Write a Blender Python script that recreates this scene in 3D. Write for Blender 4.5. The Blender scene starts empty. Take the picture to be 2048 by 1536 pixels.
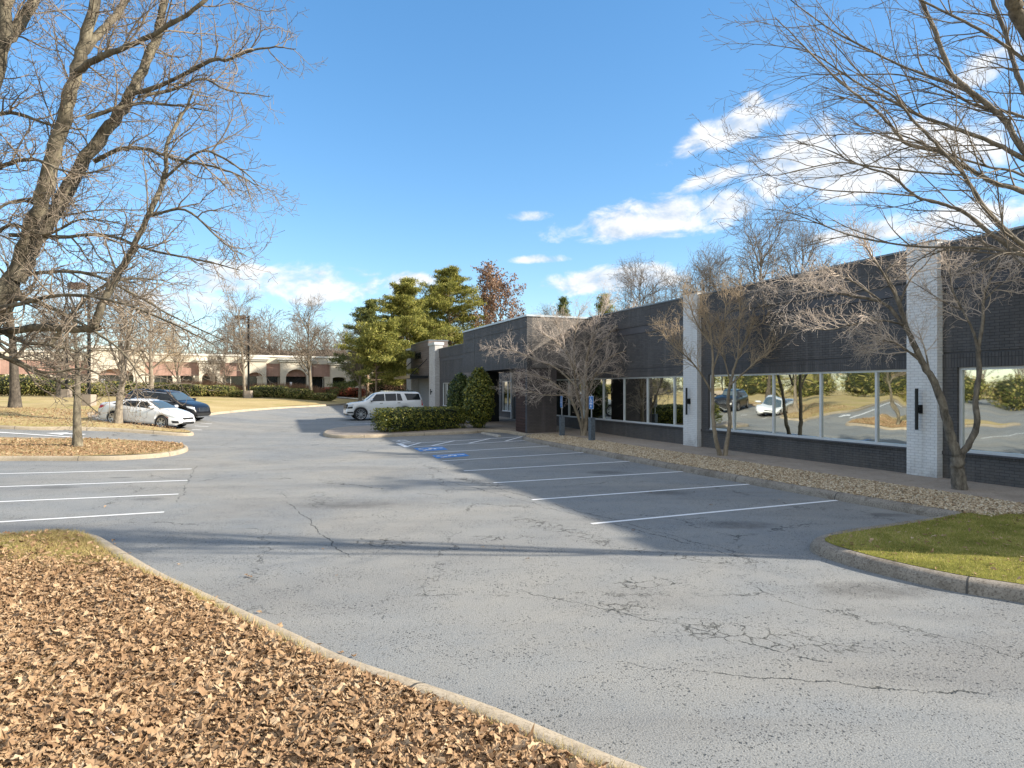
import bpy, bmesh, math, random
import numpy as np
from mathutils import Vector, Matrix
from mathutils.geometry import tessellate_polygon
random.seed(7); RNG = np.random.default_rng(7)
R = math.radians; PI = math.pi
C = bpy.context.scene.collection
F_PX, CX, HY, CAMZ = 1300.0, 1024.0, 777.0, 2.4

# ------------------------------------------------------------------ terrain and placing
def smooth(e0, e1, x):
    t = np.clip((x - e0) / (e1 - e0), 0, 1); return t * t * (3 - 2 * t)
def zt(x, y):
    """height of the site: level by the offices, rising to the left and the far side"""
    x = np.asarray(x, float); y = np.asarray(y, float)
    d = -x - 14.8
    sp = np.where(d > 6, d, np.log1p(np.exp(np.clip(d * 1.5, -30, 30))) / 1.5)
    a = 1.0 * np.tanh(0.09 * sp / 1.0) * smooth(25, 32, y)
    c = 0.02 * np.clip(y - 30, 0, 25)
    return a + c
def ztf(x, y): return float(zt(x, y))
def G(px, py, h=0.0):
    """point of the photograph's pixel on the terrain (h above it)"""
    z = 0.0
    for _ in range(60):
        Y = (CAMZ - z - h) * F_PX / max(py - HY, 4.0)
        Y = min(Y, 120.0); X = (px - CX) / F_PX * Y
        z = 0.5 * z + 0.5 * ztf(X, Y)
    return (X, Y)
def W(px, py, d):
    return np.array([(px - CX) / F_PX * d, d, CAMZ + (HY - py) / F_PX * d])

# ------------------------------------------------------------------ objects
def link(o, parent=None):
    C.objects.link(o)
    if parent: o.parent = parent
    return o
def tag(o, label=None, cat=None, group=None, kind=None):
    if label: o['label'] = label
    if cat: o['category'] = cat
    if group: o['group'] = group
    if kind: o['kind'] = kind
    return o
def thing(name, label, cat, loc=(0, 0, 0), rotz=0.0, group=None):
    o = bpy.data.objects.new(name, None); link(o)
    o.location = loc; o.rotation_euler = (0, 0, rotz); o.empty_display_size = 0.2
    return tag(o, label, cat, group)
def empty(name, parent, loc=(0, 0, 0)):
    o = bpy.data.objects.new(name, None); link(o, parent); o.location = loc; return o
def np_mesh(name, V, F, mat, parent=None, smoothing=False):
    V = np.asarray(V, np.float32); F = np.asarray(F, np.int32); k = F.shape[1]
    me = bpy.data.meshes.new(name)
    me.vertices.add(len(V)); me.vertices.foreach_set('co', V.ravel())
    me.loops.add(F.size); me.loops.foreach_set('vertex_index', F.ravel())
    me.polygons.add(len(F)); me.polygons.foreach_set('loop_start', np.arange(0, F.size, k, dtype=np.int32))
    me.polygons.foreach_set('loop_total', np.full(len(F), k, np.int32))
    me.polygons.foreach_set('use_smooth', np.full(len(F), smoothing))
    me.update(calc_edges=True)
    if mat: me.materials.append(mat)
    return link(bpy.data.objects.new(name, me), parent)
class MB:
    """collects simple solids for ONE mesh object"""
    def __init__(s): s.v = []; s.f = []
    def add(s, v, f):
        n = len(s.v); s.v += [tuple(map(float, p)) for p in v]; s.f += [tuple(i + n for i in q) for q in f]; return s
    def box(s, x0, x1, y0, y1, z0, z1, M=None):
        if x0 > x1: x0, x1 = x1, x0
        if y0 > y1: y0, y1 = y1, y0
        v = [(x, y, z) for z in (z0, z1) for y in (y0, y1) for x in (x0, x1)]
        if M is not None: v = [tuple(M @ Vector(p)) for p in v]
        return s.add(v, [(0, 2, 3, 1), (4, 5, 7, 6), (0, 1, 5, 4), (2, 6, 7, 3), (0, 4, 6, 2), (1, 3, 7, 5)])
    def bar(s, p, q, w, h=None, up=(0, 0, 1)):
        p = Vector(p); q = Vector(q); h = h or w; d = (q - p); L = d.length; d.normalize()
        a = d.cross(Vector(up)); a = a.normalized() if a.length > 1e-5 else Vector((1, 0, 0)); b = a.cross(d)
        M = Matrix((a, d, b)).transposed().to_4x4(); M.translation = p
        return s.box(-w / 2, w / 2, 0, L, -h / 2, h / 2, M)
    def lathe(s, prof, c=(0, 0, 0), axis='z', n=20, cap=True):
        v = []; f = []
        for r, z in prof:
            for i in range(n):
                a = 2 * PI * i / n; p = (r * math.cos(a), r * math.sin(a), z)
                if axis == 'y': p = (p[0], p[2], p[1])
                v.append((p[0] + c[0], p[1] + c[1], p[2] + c[2]))
        for j in range(len(prof) - 1):
            for i in range(n):
                q = (j * n + i, j * n + (i + 1) % n, (j + 1) * n + (i + 1) % n, (j + 1) * n + i)
                f.append(q)
        if cap: f += [tuple(range(n))[::-1], tuple(range((len(prof) - 1) * n, len(prof) * n))]
        return s.add(v, f)
    def prism(s, poly, z0, z1):
        n = len(poly); v = [(x, y, z0) for x, y in poly] + [(x, y, z1) for x, y in poly]
        return s.add(v, [tuple(range(n))[::-1], tuple(range(n, 2 * n))] + [(i, (i + 1) % n, n + (i + 1) % n, n + i) for i in range(n)])
    def build(s, name, mat, parent=None, bevel=0, sm=False):
        me = bpy.data.meshes.new(name); me.from_pydata(s.v, [], s.f)
        bm = bmesh.new(); bm.from_mesh(me); bmesh.ops.recalc_face_normals(bm, faces=bm.faces)
        if bevel: bmesh.ops.bevel(bm, geom=bm.edges[:], offset=bevel, segments=2, affect='EDGES', clamp_overlap=True)
        bm.to_mesh(me); bm.free()
        if sm:
            for p in me.polygons: p.use_smooth = True
        if mat: me.materials.append(mat)
        return link(bpy.data.objects.new(name, me), parent)

# ------------------------------------------------------------------ materials
class NT:
    def __init__(s, nt): s.nt = nt; s.n = nt.nodes; s.l = nt.links
    def new(s, t, **kw):
        o = s.n.new(t)
        for k, v in kw.items(): setattr(o, k, v)
        return o
    def set(s, sock, v):
        if hasattr(v, 'is_output') or isinstance(v, bpy.types.NodeSocket): s.l.new(v, sock)
        else: sock.default_value = v
    def math(s, op, a, b=0.0, c=0.0, clamp=False):
        m = s.new('ShaderNodeMath', operation=op); m.use_clamp = clamp
        s.set(m.inputs[0], a); s.set(m.inputs[1], b)
        if op in ('MULTIPLY_ADD', 'SMOOTH_MIN', 'SMOOTH_MAX', 'COMPARE'): s.set(m.inputs[2], c)
        return m.outputs[0]
    def rng(s, v, a, b, c=0.0, d=1.0, t='LINEAR'):
        m = s.new('ShaderNodeMapRange'); m.interpolation_type = t
        for i, q in enumerate((v, a, b, c, d)): s.set(m.inputs[i], q)
        return m.outputs[0]
    def mix(s, f, a, b, bt='MIX'):
        m = s.new('ShaderNodeMix', data_type='RGBA', blend_type=bt)
        s.set(m.inputs[0], f)
        for k, q in ((6, a), (7, b)):
            s.set(m.inputs[k], q if not (isinstance(q, tuple) and len(q) == 3) else (*q, 1))
        return m.outputs[2]
    def ramp(s, v, stops, interp='LINEAR'):
        r = s.new('ShaderNodeValToRGB'); e = r.color_ramp.elements; r.color_ramp.interpolation = interp
        while len(e) < len(stops): e.new(0.5)
        for i, (p, c) in enumerate(stops): e[i].position = p; e[i].color = (*c, 1)
        s.l.new(v, r.inputs[0]); return r.outputs[0]
    def coord(s, scale=(1, 1, 1), rot=(0, 0, 0), out='Object'):
        t = s.new('ShaderNodeTexCoord'); m = s.new('ShaderNodeMapping')
        s.l.new(t.outputs[out], m.inputs[0]); m.inputs['Scale'].default_value = scale; m.inputs['Rotation'].default_value = rot
        return m.outputs[0]
    def noise(s, vec, scale, detail=4, rough=0.55, dist=0.0, out=0):
        t = s.new('ShaderNodeTexNoise'); s.l.new(vec, t.inputs['Vector'])
        t.inputs['Scale'].default_value = scale; t.inputs['Detail'].default_value = detail
        t.inputs['Roughness'].default_value = rough; t.inputs['Distortion'].default_value = dist
        return t.outputs[out]
    def vor(s, vec, scale, feature='F1', out='Distance'):
        t = s.new('ShaderNodeTexVoronoi', feature=feature); s.l.new(vec, t.inputs['Vector']); t.inputs['Scale'].default_value = scale
        return t.outputs[out]
    def bump(s, h, strength=0.3, dist=0.02, normal=None):
        b = s.new('ShaderNodeBump'); s.l.new(h, b.inputs['Height'])
        b.inputs['Strength'].default_value = strength; b.inputs['Distance'].default_value = dist
        if normal is not None: s.l.new(normal, b.inputs['Normal'])
        return b.outputs[0]
def mat(name, rough=0.8, metal=0.0, spec=0.4):
    m = bpy.data.materials.new(name); m.use_nodes = True
    t = NT(m.node_tree); b = t.n['Principled BSDF']
    b.inputs['Roughness'].default_value = rough; b.inputs['Metallic'].default_value = metal
    b.inputs['Specular IOR Level'].default_value = spec
    return m, t, b
def plain(name, col, rough=0.6, metal=0.0, spec=0.4, var=0.12, scale=6.0, bump=0.0, coat=0.0):
    m, t, b = mat(name, rough, metal, spec)
    v = t.noise(t.coord(), scale, 5)
    k = t.rng(v, 0.3, 0.7, 1 - var, 1 + var)
    mx = t.new('ShaderNodeVectorMath', operation='SCALE'); mx.inputs[0].default_value = col; t.l.new(k, mx.inputs['Scale'])
    t.l.new(mx.outputs[0], b.inputs['Base Color'])
    if bump: t.l.new(t.bump(t.noise(t.coord(), scale * 6, 4), bump, 0.01), b.inputs['Normal'])
    if coat: b.inputs['Coat Weight'].default_value = coat; b.inputs['Coat Roughness'].default_value = 0.04
    return m
def island_mat(name, stops, rough=0.75, spec=0.25, patch=0.0, trans=None, pscale=1.3):
    """colour differs leaf by leaf / stone by stone"""
    m, t, b = mat(name, rough, 0, spec)
    g = t.new('ShaderNodeNewGeometry')
    v = g.outputs['Random Per Island']
    if patch: v = t.math('ADD', t.math('MULTIPLY', v, 1 - patch), t.math('MULTIPLY', t.rng(t.noise(t.coord(), pscale, 5, .65, .4), .30, .70), patch), clamp=True)
    col = t.ramp(v, stops)
    t.l.new(col, b.inputs['Base Color'])
    if trans:
        tr = t.new('ShaderNodeBsdfTranslucent'); t.l.new(col, tr.inputs[0])
        mx = t.new('ShaderNodeMixShader'); mx.inputs[0].default_value = trans
        t.l.new(b.outputs[0], mx.inputs[1]); t.l.new(tr.outputs[0], mx.inputs[2])
        t.l.new(mx.outputs[0], t.n['Material Output'].inputs[0])
    return m

def asphalt_mat():
    m, t, b = mat('asphalt', 0.85, 0, 0.25)
    co = t.coord()
    n1 = t.noise(co, 0.17, 5, 0.6, 0.6)
    n2 = t.noise(t.coord((0.3, 1.0, 1), (0, 0, R(-8))), 0.6, 6, 0.62, 0.7)
    n3 = t.noise(co, 1.7, 6, 0.7)
    base = t.ramp(n1, [(0.30, (0.122, 0.144, 0.170)), (0.44, (0.176, 0.190, 0.200)), (0.55, (0.218, 0.216, 0.204)), (0.70, (0.285, 0.262, 0.222))])
    base = t.mix(t.rng(n2, 0.48, 0.70, 0, 0.72), base, (0.100, 0.100, 0.103))
    base = t.mix(t.rng(n2, 0.48, 0.30, 0, 0.35), base, (0.30, 0.298, 0.285))
    base = t.mix(t.rng(n3, 0.35, 0.75, 0, 0.30), base, (0.32, 0.30, 0.255))
    fine = t.noise(co, 70, 4, 0.65); f2 = t.noise(co, 24, 4, 0.7)
    base = t.mix(t.rng(fine, 0.38, 0.66, 0.0, 0.6), base, (0.335, 0.335, 0.325))
    base = t.mix(t.rng(fine, 0.48, 0.30, 0.0, 0.7), base, (0.085, 0.082, 0.078))
    wp = t.new('ShaderNodeVectorMath', operation='MULTIPLY_ADD'); t.l.new(t.noise(co, 34, 3, 0.6, out=1), wp.inputs[0]); wp.inputs[1].default_value = (.045, .045, 0); t.l.new(co, wp.inputs[2])
    def pitlayer(sc, lo, hi, p0, p1, cover):
        v = t.new('ShaderNodeTexVoronoi'); t.l.new(wp.outputs[0], v.inputs['Vector']); v.inputs['Scale'].default_value = sc
        sp = t.new('ShaderNodeSeparateColor'); t.l.new(v.outputs['Color'], sp.inputs[0])
        return t.math('MULTIPLY', t.math('MULTIPLY', t.rng(v.outputs['Distance'], hi, lo), t.rng(sp.outputs[0], p0, p1)), t.rng(t.noise(co, cover, 4, .65), 0.40, 0.58, .12, 1), clamp=True)
    pits = pitlayer(21, .16, .33, .62, .78, 0.8); pit2 = pitlayer(46, .2, .42, .50, .64, 1.6)
    base = t.mix(t.math('MULTIPLY', pits, 0.92), base, (0.035, 0.042, 0.047))
    base = t.mix(t.math('MULTIPLY', pit2, 0.88), base, (0.05, 0.055, 0.06))
    def warp(scale, amp, det=6):
        w_ = t.new('ShaderNodeVectorMath', operation='MULTIPLY_ADD'); t.l.new(t.noise(co, scale, det, 0.72, out=1), w_.inputs[0]); w_.inputs[1].default_value = (amp, amp, 0); t.l.new(co, w_.inputs[2]); return w_.outputs[0]
    cr = t.vor(warp(1.3, 1.3), 0.21, 'DISTANCE_TO_EDGE')
    c1 = t.math('MULTIPLY', t.rng(cr, 0.0034, 0.0006), t.rng(t.noise(co, 0.7, 6, .75), 0.47, 0.58), clamp=True)
    cr2 = t.vor(warp(3.2, 0.75), 1.15, 'DISTANCE_TO_EDGE'); cr3 = t.vor(warp(7.0, 0.22), 4.2, 'DISTANCE_TO_EDGE')
    sep = t.new('ShaderNodeSeparateXYZ'); t.l.new(co, sep.inputs[0])
    area = None
    for (x, y, rx, ry, k) in CRACKS:
        dx = t.math('SUBTRACT', sep.outputs[0], x); dy = t.math('SUBTRACT', sep.outputs[1], y)
        u = t.math('ADD', t.math('MULTIPLY', dx, math.cos(k)), t.math('MULTIPLY', dy, math.sin(k)))
        v = t.math('SUBTRACT', t.math('MULTIPLY', dy, math.cos(k)), t.math('MULTIPLY', dx, math.sin(k)))
        e = t.math('ADD', t.math('POWER', t.math('ABSOLUTE', t.math('DIVIDE', u, rx)), 2.0), t.math('POWER', t.math('ABSOLUTE', t.math('DIVIDE', v, ry)), 2.0))
        e = t.rng(e, 0.1, 1.0, 1, 0)
        area = e if area is None else t.math('MAXIMUM', area, e)
    brk = t.noise(co, 4.5, 5, 0.75)
    a2 = t.rng(t.math('MULTIPLY', area, brk), 0.36, 0.50); a3 = t.rng(t.math('MULTIPLY', area, t.noise(co, 2.3, 5, .75)), 0.40, 0.52)
    c2 = t.math('MULTIPLY', t.rng(cr2, 0.013, 0.003), a2, clamp=True); c3 = t.math('MULTIPLY', t.rng(cr3, 0.030, 0.008), a3, clamp=True)
    sx = t.new('ShaderNodeSeparateXYZ'); t.l.new(warp(0.9, 0.55), sx.inputs[0])
    seam = None
    for (a, b2) in SEAMS:
        a = np.array(a); b2 = np.array(b2); L = np.linalg.norm(b2 - a); d = (b2 - a) / L
        px_ = t.math('SUBTRACT', sx.outputs[0], float(a[0]) + .27); py_ = t.math('SUBTRACT', sx.outputs[1], float(a[1]) + .27)
        u = t.math('ADD', t.math('MULTIPLY', px_, float(d[0])), t.math('MULTIPLY', py_, float(d[1]))); v = t.math('ABSOLUTE', t.math('SUBTRACT', t.math('MULTIPLY', py_, float(d[0])), t.math('MULTIPLY', px_, float(d[1]))))
        q = t.math('MULTIPLY', t.rng(v, 0.014, 0.004), t.math('MULTIPLY', t.rng(u, 0, .3), t.rng(u, L, L - .3)), clamp=True)
        seam = q if seam is None else t.math('MAXIMUM', seam, q)
    seam = t.math('MULTIPLY', seam, t.rng(t.noise(co, 2.6, 5, .75), 0.42, 0.54), clamp=True)
    crk = t.math('MAXIMUM', t.math('MAXIMUM', c1, seam), t.math('MAXIMUM', c2, c3))
    stain = None
    for (x, y, rx, ry, k) in STAINS:
        e = t.math('ADD', t.math('POWER', t.math('ABSOLUTE', t.math('DIVIDE', t.math('SUBTRACT', sep.outputs[0], x), rx)), 2.0), t.math('POWER', t.math('ABSOLUTE', t.math('DIVIDE', t.math('SUBTRACT', sep.outputs[1], y), ry)), 2.0))
        e = t.rng(e, 0, 1.0, 1, 0); stain = e if stain is None else t.math('MAXIMUM', stain, e)
    stain = t.rng(t.math('MULTIPLY', stain, t.noise(co, 3.5, 5, .7)), .18, .5)
    base = t.mix(t.math('MULTIPLY', stain, .55), base, (.07, .068, .066))
    base = t.mix(t.math('MULTIPLY', crk, 0.85), base, (0.025, 0.03, 0.03))
    t.l.new(base, b.inputs['Base Color'])
    h = t.math('SUBTRACT', t.math('ADD', t.math('MULTIPLY', fine, 0.9), t.math('MULTIPLY', f2, .5)), t.math('ADD', t.math('ADD', pits, pit2), t.math('MULTIPLY', crk, 2.0)))
    t.l.new(t.bump(h, 0.9, 0.008), b.inputs['Normal'])
    return m
def paint_mat(name, col, wear=0.3):
    m, t, b = mat(name, 0.6, 0, 0.3)
    co = t.coord()
    w = t.math('MULTIPLY', t.rng(t.noise(co, 7, 6, 0.7), 0.52, 0.74), wear)
    w = t.math('MAXIMUM', w, t.math('MULTIPLY', t.rng(t.noise(co, 60, 3, 0.6), 0.58, 0.75), wear * 1.5), clamp=True)
    t.l.new(t.mix(w, col, (0.2, 0.2, 0.21)), b.inputs['Base Color'])
    return m
def concrete_mat(name, c0, c1, dark, scale=2.0, joints=False):
    m, t, b = mat(name, 0.9, 0, 0.2)
    co = t.coord()
    n = t.noise(co, scale, 6, 0.65); n2 = t.noise(co, 45, 4, 0.6); n3 = t.noise(co, 0.7, 4, 0.6, 0.8)
    col = t.mix(t.rng(n, 0.3, 0.7), c0, c1)
    col = t.mix(t.rng(n3, 0.55, 0.75, 0, 0.6), col, dark)
    col = t.mix(t.rng(n2, 0.48, 0.66, 0, 0.75), col, dark)
    col = t.mix(t.rng(t.noise(co, 5, 6, .72, .5), 0.50, 0.68, 0, 0.6), col, dark)
    h = t.math('MULTIPLY', n2, 0.6)
    if joints:
        a = t.new('ShaderNodeAttribute', attribute_name='arc')
        f = t.math('PINGPONG', a.outputs['Fac'], 1.5)
        j = t.rng(f, 0.016, 0.008)
        col = t.mix(j, col, (0.08, 0.075, 0.07)); h = t.math('SUBTRACT', h, t.math('MULTIPLY', j, 3))
    t.l.new(col, b.inputs['Base Color']); t.l.new(t.bump(h, 0.5, 0.008), b.inputs['Normal'])
    return m
def brick_mat(name, c0, c1, mortar, soldier=False, rough=0.7, bw=0.215, bh=0.073, patina=None):
    m, t, b = mat(name, rough, 0, 0.35)
    tc = t.new('ShaderNodeTexCoord'); s = t.new('ShaderNodeSeparateXYZ'); t.l.new(tc.outputs['Object'], s.inputs[0])
    x = t.math('ADD', s.outputs[0], s.outputs[1]); cmb = t.new('ShaderNodeCombineXYZ')
    if soldier: t.l.new(s.outputs[2], cmb.inputs[0]); t.l.new(x, cmb.inputs[1])
    else: t.l.new(x, cmb.inputs[0]); t.l.new(s.outputs[2], cmb.inputs[1])
    br = t.new('ShaderNodeTexBrick'); t.l.new(cmb.outputs[0], br.inputs['Vector'])
    br.inputs['Scale'].default_value = 1; br.inputs['Brick Width'].default_value = 0.45 if soldier else bw; br.inputs['Row Height'].default_value = bh
    br.inputs['Mortar Size'].default_value = 0.0065; br.inputs['Mortar Smooth'].default_value = 0.35; br.inputs['Bias'].default_value = 0
    if soldier: br.offset = 0.0
    br.inputs['Color1'].default_value = (*c0, 1); br.inputs['Color2'].default_value = (*c1, 1); br.inputs['Mortar'].default_value = (*mortar, 1)
    n = t.noise(tc.outputs['Object'], 0.6, 5, 0.6); n2 = t.noise(tc.outputs['Object'], 30, 4)
    col = t.mix(t.rng(n, 0.35, 0.75, 0, 0.35), br.outputs['Color'], patina or tuple(min(1, 1.5 * q + 0.01) for q in c1))
    mp = t.new('ShaderNodeMapping'); t.l.new(tc.outputs['Object'], mp.inputs[0]); mp.inputs['Scale'].default_value = (2.2, 2.2, .16)
    st = t.rng(t.noise(mp.outputs[0], 1.6, 5, .65), 0.5, 0.72, 0, 0.5)          # pale run-off streaks
    col = t.mix(st, col, tuple(min(1, 1.55 * q + .012) for q in c1) if c1[0] < .5 else (.52, .50, .47))
    low = t.math('MULTIPLY', t.rng(s.outputs[2], 0.75, 0.15), t.rng(t.noise(tc.outputs['Object'], 2.5, 5, .7), .35, .65))   # splash dirt along the foot
    col = t.mix(t.math('MULTIPLY', low, .5), col, (.15, .125, .10))
    t.l.new(col, b.inputs['Base Color'])
    h = t.math('ADD', t.math('MULTIPLY', br.outputs['Fac'], -1.0), t.math('MULTIPLY', n2, 0.45))
    t.l.new(t.bump(h, 1.0, 0.016), b.inputs['Normal'])
    return m
def plank_mat(name, c0, c1, bh=0.15):
    m, t, b = mat(name, 0.65, 0, 0.3)
    tc = t.new('ShaderNodeTexCoord'); s = t.new('ShaderNodeSeparateXYZ'); t.l.new(tc.outputs['Object'], s.inputs[0])
    x = t.math('ADD', s.outputs[0], s.outputs[1]); cmb = t.new('ShaderNodeCombineXYZ')
    t.l.new(x, cmb.inputs[0]); t.l.new(s.outputs[2], cmb.inputs[1])
    br = t.new('ShaderNodeTexBrick'); t.l.new(cmb.outputs[0], br.inputs['Vector'])
    br.inputs['Scale'].default_value = 1; br.inputs['Brick Width'].default_value = 2.4; br.inputs['Row Height'].default_value = bh
    br.inputs['Mortar Size'].default_value = 0.006; br.inputs['Bias'].default_value = 0
    br.inputs['Color1'].default_value = (*c0, 1); br.inputs['Color2'].default_value = (*c1, 1); br.inputs['Mortar'].default_value = (0.012, 0.01, 0.01, 1)
    mp = t.new('ShaderNodeMapping'); t.l.new(cmb.outputs[0], mp.inputs[0]); mp.inputs['Scale'].default_value = (1.2, 22, 1)
    g = t.noise(mp.outputs[0], 1.5, 5, 0.6)
    t.l.new(t.mix(t.rng(g, 0.35, 0.7, 0, 0.5), br.outputs['Color'], tuple(q * 0.45 for q in c0)), b.inputs['Base Color'])
    t.l.new(t.bump(t.math('ADD', t.math('MULTIPLY', br.outputs['Fac'], -1), t.math('MULTIPLY', g, 0.3)), 0.7, 0.01), b.inputs['Normal'])
    return m
def ground_mat(name, stops, scale=0.5, fine=38, fineamp=0.5, spots=None):
    m, t, b = mat(name, 0.95, 0, 0.1)
    co = t.coord()
    n = t.noise(co, scale, 6, 0.65, 0.5); f = t.noise(co, fine, 4, 0.7)
    v = t.math('ADD', t.math('MULTIPLY', n, 1 - fineamp), t.math('MULTIPLY', f, fineamp))
    col = t.ramp(v, stops)
    if spots: col = t.mix(t.rng(t.noise(co, 0.22, 4, 0.6, 1.0), 0.52, 0.68, 0, 0.7), col, spots)
    t.l.new(col, b.inputs['Base Color']); t.l.new(t.bump(f, 0.8, 0.03), b.inputs['Normal'])
    return m
def bark_mat(name, c0, c1, c2, scale=9):
    m, t, b = mat(name, 0.9, 0, 0.15)
    co = t.coord((1, 1, 0.35)); n = t.noise(co, scale, 6, 0.7); n2 = t.noise(t.coord(), scale * 0.35, 5, 0.6, 0.6)
    col = t.ramp(n, [(0.35, c0), (0.55, c1), (0.72, c2)])
    col = t.mix(t.rng(n2, 0.52, 0.66, 0, 0.65), col, tuple(min(1, q * 1.55) for q in c1))
    t.l.new(col, b.inputs['Base Color']); t.l.new(t.bump(n, 0.9, 0.02), b.inputs['Normal'])
    return m
def glass_mat(name, wav=0.02, tint=(0.72, 0.78, 0.78), dark=False):
    """coated, mirror like office glazing that bows a little in its frames"""
    m, t, b = mat(name, 0.02, 0, 1.0)
    b.inputs['Base Color'].default_value = (*tint, 1); b.inputs['Metallic'].default_value = 1.0 if not dark else 0.55
    co = t.coord((1, 1, 1))
    n = t.noise(co, 0.75, 1, 0.4, 0.3)
    t.l.new(t.bump(n, 1.0, wav), b.inputs['Normal'])
    return m

def px_area(px, py, rx, ry, k=0.0):
    x, y = G(px, py); return (x, y, rx, ry, k)
SEAMS = [(G(880, 958), G(1560, 1135)), (G(960, 968), G(1480, 1108)), (G(395, 930), G(352, 1010)), (G(1240, 1330), G(2050, 1395)), (G(560, 985), G(700, 1120)), (G(1030, 1180), G(1700, 1330))]
STAINS = [px_area(300, 998, .5, .3), px_area(242, 955, .45, .25), px_area(1330, 985, .9, .5, .4), px_area(1210, 945, .9, .5, .4), px_area(1480, 1050, 1.0, .5, .4), px_area(110, 975, .8, .4), px_area(1780, 1030, .7, .3), px_area(700, 1010, 1.6, .6), px_area(1750, 1180, 1.2, .5)]
CRACKS = [px_area(1500, 1270, 2.0, 0.55, -0.35), px_area(1290, 1165, 0.9, 0.5, 0.3), px_area(1120, 1060, 3.2, 0.5, -1.0), px_area(640, 1000, 0.5, 2.0, 0.3),
          px_area(760, 1085, 1.2, 0.5, -0.2), px_area(960, 965, 2.2, 0.6, -1.0), px_area(1000, 1075, 0.9, 0.35, 0.1), px_area(1250, 1215, 0.5, 0.5, 0), px_area(1340, 1110, 1.6, 0.35, -0.6)]

M = {}
M['asphalt'] = asphalt_mat()
M['white_paint'] = paint_mat('white_paint', (0.80, 0.80, 0.80), 0.16)
M['blue_paint'] = paint_mat('blue_paint', (0.06, 0.22, 0.55), 0.35)
M['kerb'] = concrete_mat('kerb_concrete', (0.36, 0.30, 0.22), (0.46, 0.39, 0.295), (0.22, 0.18, 0.13), 1.5, True)
M['kerb_dark'] = concrete_mat('kerb_mossy', (0.235, 0.205, 0.17), (0.33, 0.295, 0.25), (0.085, 0.068, 0.052), 1.1, True)
M['walk'] = concrete_mat('walk_concrete', (0.33, 0.275, 0.225), (0.40, 0.34, 0.28), (0.2, 0.165, 0.135), 1.2)
M['lawn'] = ground_mat('dormant_lawn', [(0.30, (0.17, 0.125, 0.05)), (0.45, (0.38, 0.29, 0.135)), (0.6, (0.48, 0.38, 0.20)), (0.75, (0.55, 0.46, 0.28))], 0.30, 20, 0.5, (0.30, 0.265, 0.09))
M['leafsoil'] = ground_mat('leaf_soil', [(0.3, (0.06, 0.04, 0.025)), (0.5, (0.17, 0.115, 0.06)), (0.7, (0.30, 0.21, 0.11))], 0.9, 45, 0.6)
M['soilgrass'] = ground_mat('grassy_soil', [(0.32, (0.14, 0.105, 0.055)), (0.5, (0.32, 0.235, 0.13)), (0.68, (0.46, 0.35, 0.21))], 1.2, 50, 0.55)
M['greensoil'] = ground_mat('green_turf', [(0.30, (0.06, 0.065, 0.018)), (0.48, (0.18, 0.18, 0.035)), (0.6, (0.30, 0.28, 0.06)), (0.74, (0.42, 0.36, 0.13))], 1.3, 40, 0.5)
M['mulch'] = ground_mat('mulch', [(0.3, (0.05, 0.03, 0.02)), (0.55, (0.15, 0.09, 0.05)), (0.75, (0.26, 0.18, 0.1))], 1.5, 40, 0.6)
M['brick'] = brick_mat('dark_painted_brick', (0.066, 0.063, 0.064), (0.090, 0.086, 0.086), (0.034, 0.033, 0.035))
M['brick_s'] = brick_mat('dark_painted_soldier_course', (0.064, 0.061, 0.062), (0.086, 0.082, 0.082), (0.032, 0.031, 0.033), True)
M['lit_taupe'] = brick_mat('sunlit_taupe_brick', (0.145, 0.13, 0.116), (0.168, 0.15, 0.134), (0.075, 0.068, 0.062))  # taupe of the portico side, paled: sunlight put into the colour
M['shaded_taupe'] = brick_mat('umber_painted_brick', (0.082, 0.07, 0.068), (0.098, 0.083, 0.08), (0.045, 0.04, 0.04))  # the same taupe on the pier below, darkened: shade put into the colour
M['dark_band'] = plain('dark_painted_band', (0.075, 0.073, 0.08), 0.6, var=0.15, scale=2)
M['white_brick'] = brick_mat('white_painted_brick', (0.70, 0.70, 0.70), (0.76, 0.76, 0.755), (0.60, 0.60, 0.60), patina=(0.62, 0.62, 0.62))
M['grey_brick'] = brick_mat('whitewashed_brick', (0.50, 0.48, 0.46), (0.66, 0.65, 0.63), (0.60, 0.59, 0.58), patina=(0.34, 0.30, 0.28))
M['coping'] = plain('coping_metal', (0.16, 0.18, 0.20), 0.45, 0.3)
M['pale_coping'] = plain('pale_coping_metal', (0.45, 0.5, 0.54), 0.4, 0.2)
M['alu'] = plain('white_aluminium', (0.62, 0.63, 0.64), 0.4, 0.2, var=0.05)
M['bronze'] = plain('bronze_anodised', (0.42, 0.33, 0.20), 0.4, 0.4)
M['glass'] = glass_mat('mirror_glazing', 0.006, (.58, .61, .58))
M['glass_b'] = glass_mat('mirror_glazing_bowed', 0.011, (.58, .61, .58))
M['louvre'] = plank_mat('brown_slats', (0.085, 0.05, 0.042), (0.065, 0.038, 0.033), 0.14)
M['plank'] = plank_mat('greybrown_cladding', (0.145, 0.118, 0.108), (0.20, 0.168, 0.155), 0.2)
M['black_metal'] = plain('black_metal', (0.018, 0.02, 0.022), 0.4, 0.5)
M['letter'] = plain('letter_faces', (0.02, 0.024, 0.02), 0.4, 0.3)
M['roof'] = plain('roof_membrane', (0.3, 0.3, 0.3), 0.9)
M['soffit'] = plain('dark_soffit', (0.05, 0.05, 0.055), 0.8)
M['gravel_bed'] = ground_mat('gravel_bed', [(0.3, (0.10, 0.075, 0.05)), (0.6, (0.3, 0.23, 0.15))], 2, 40, 0.6)
M['gravel'] = island_mat('river_gravel', [(0, (0.22, 0.155, 0.09)), (0.35, (0.40, 0.30, 0.19)), (0.7, (0.54, 0.43, 0.29)), (1, (0.66, 0.57, 0.43))], 0.8)
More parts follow.
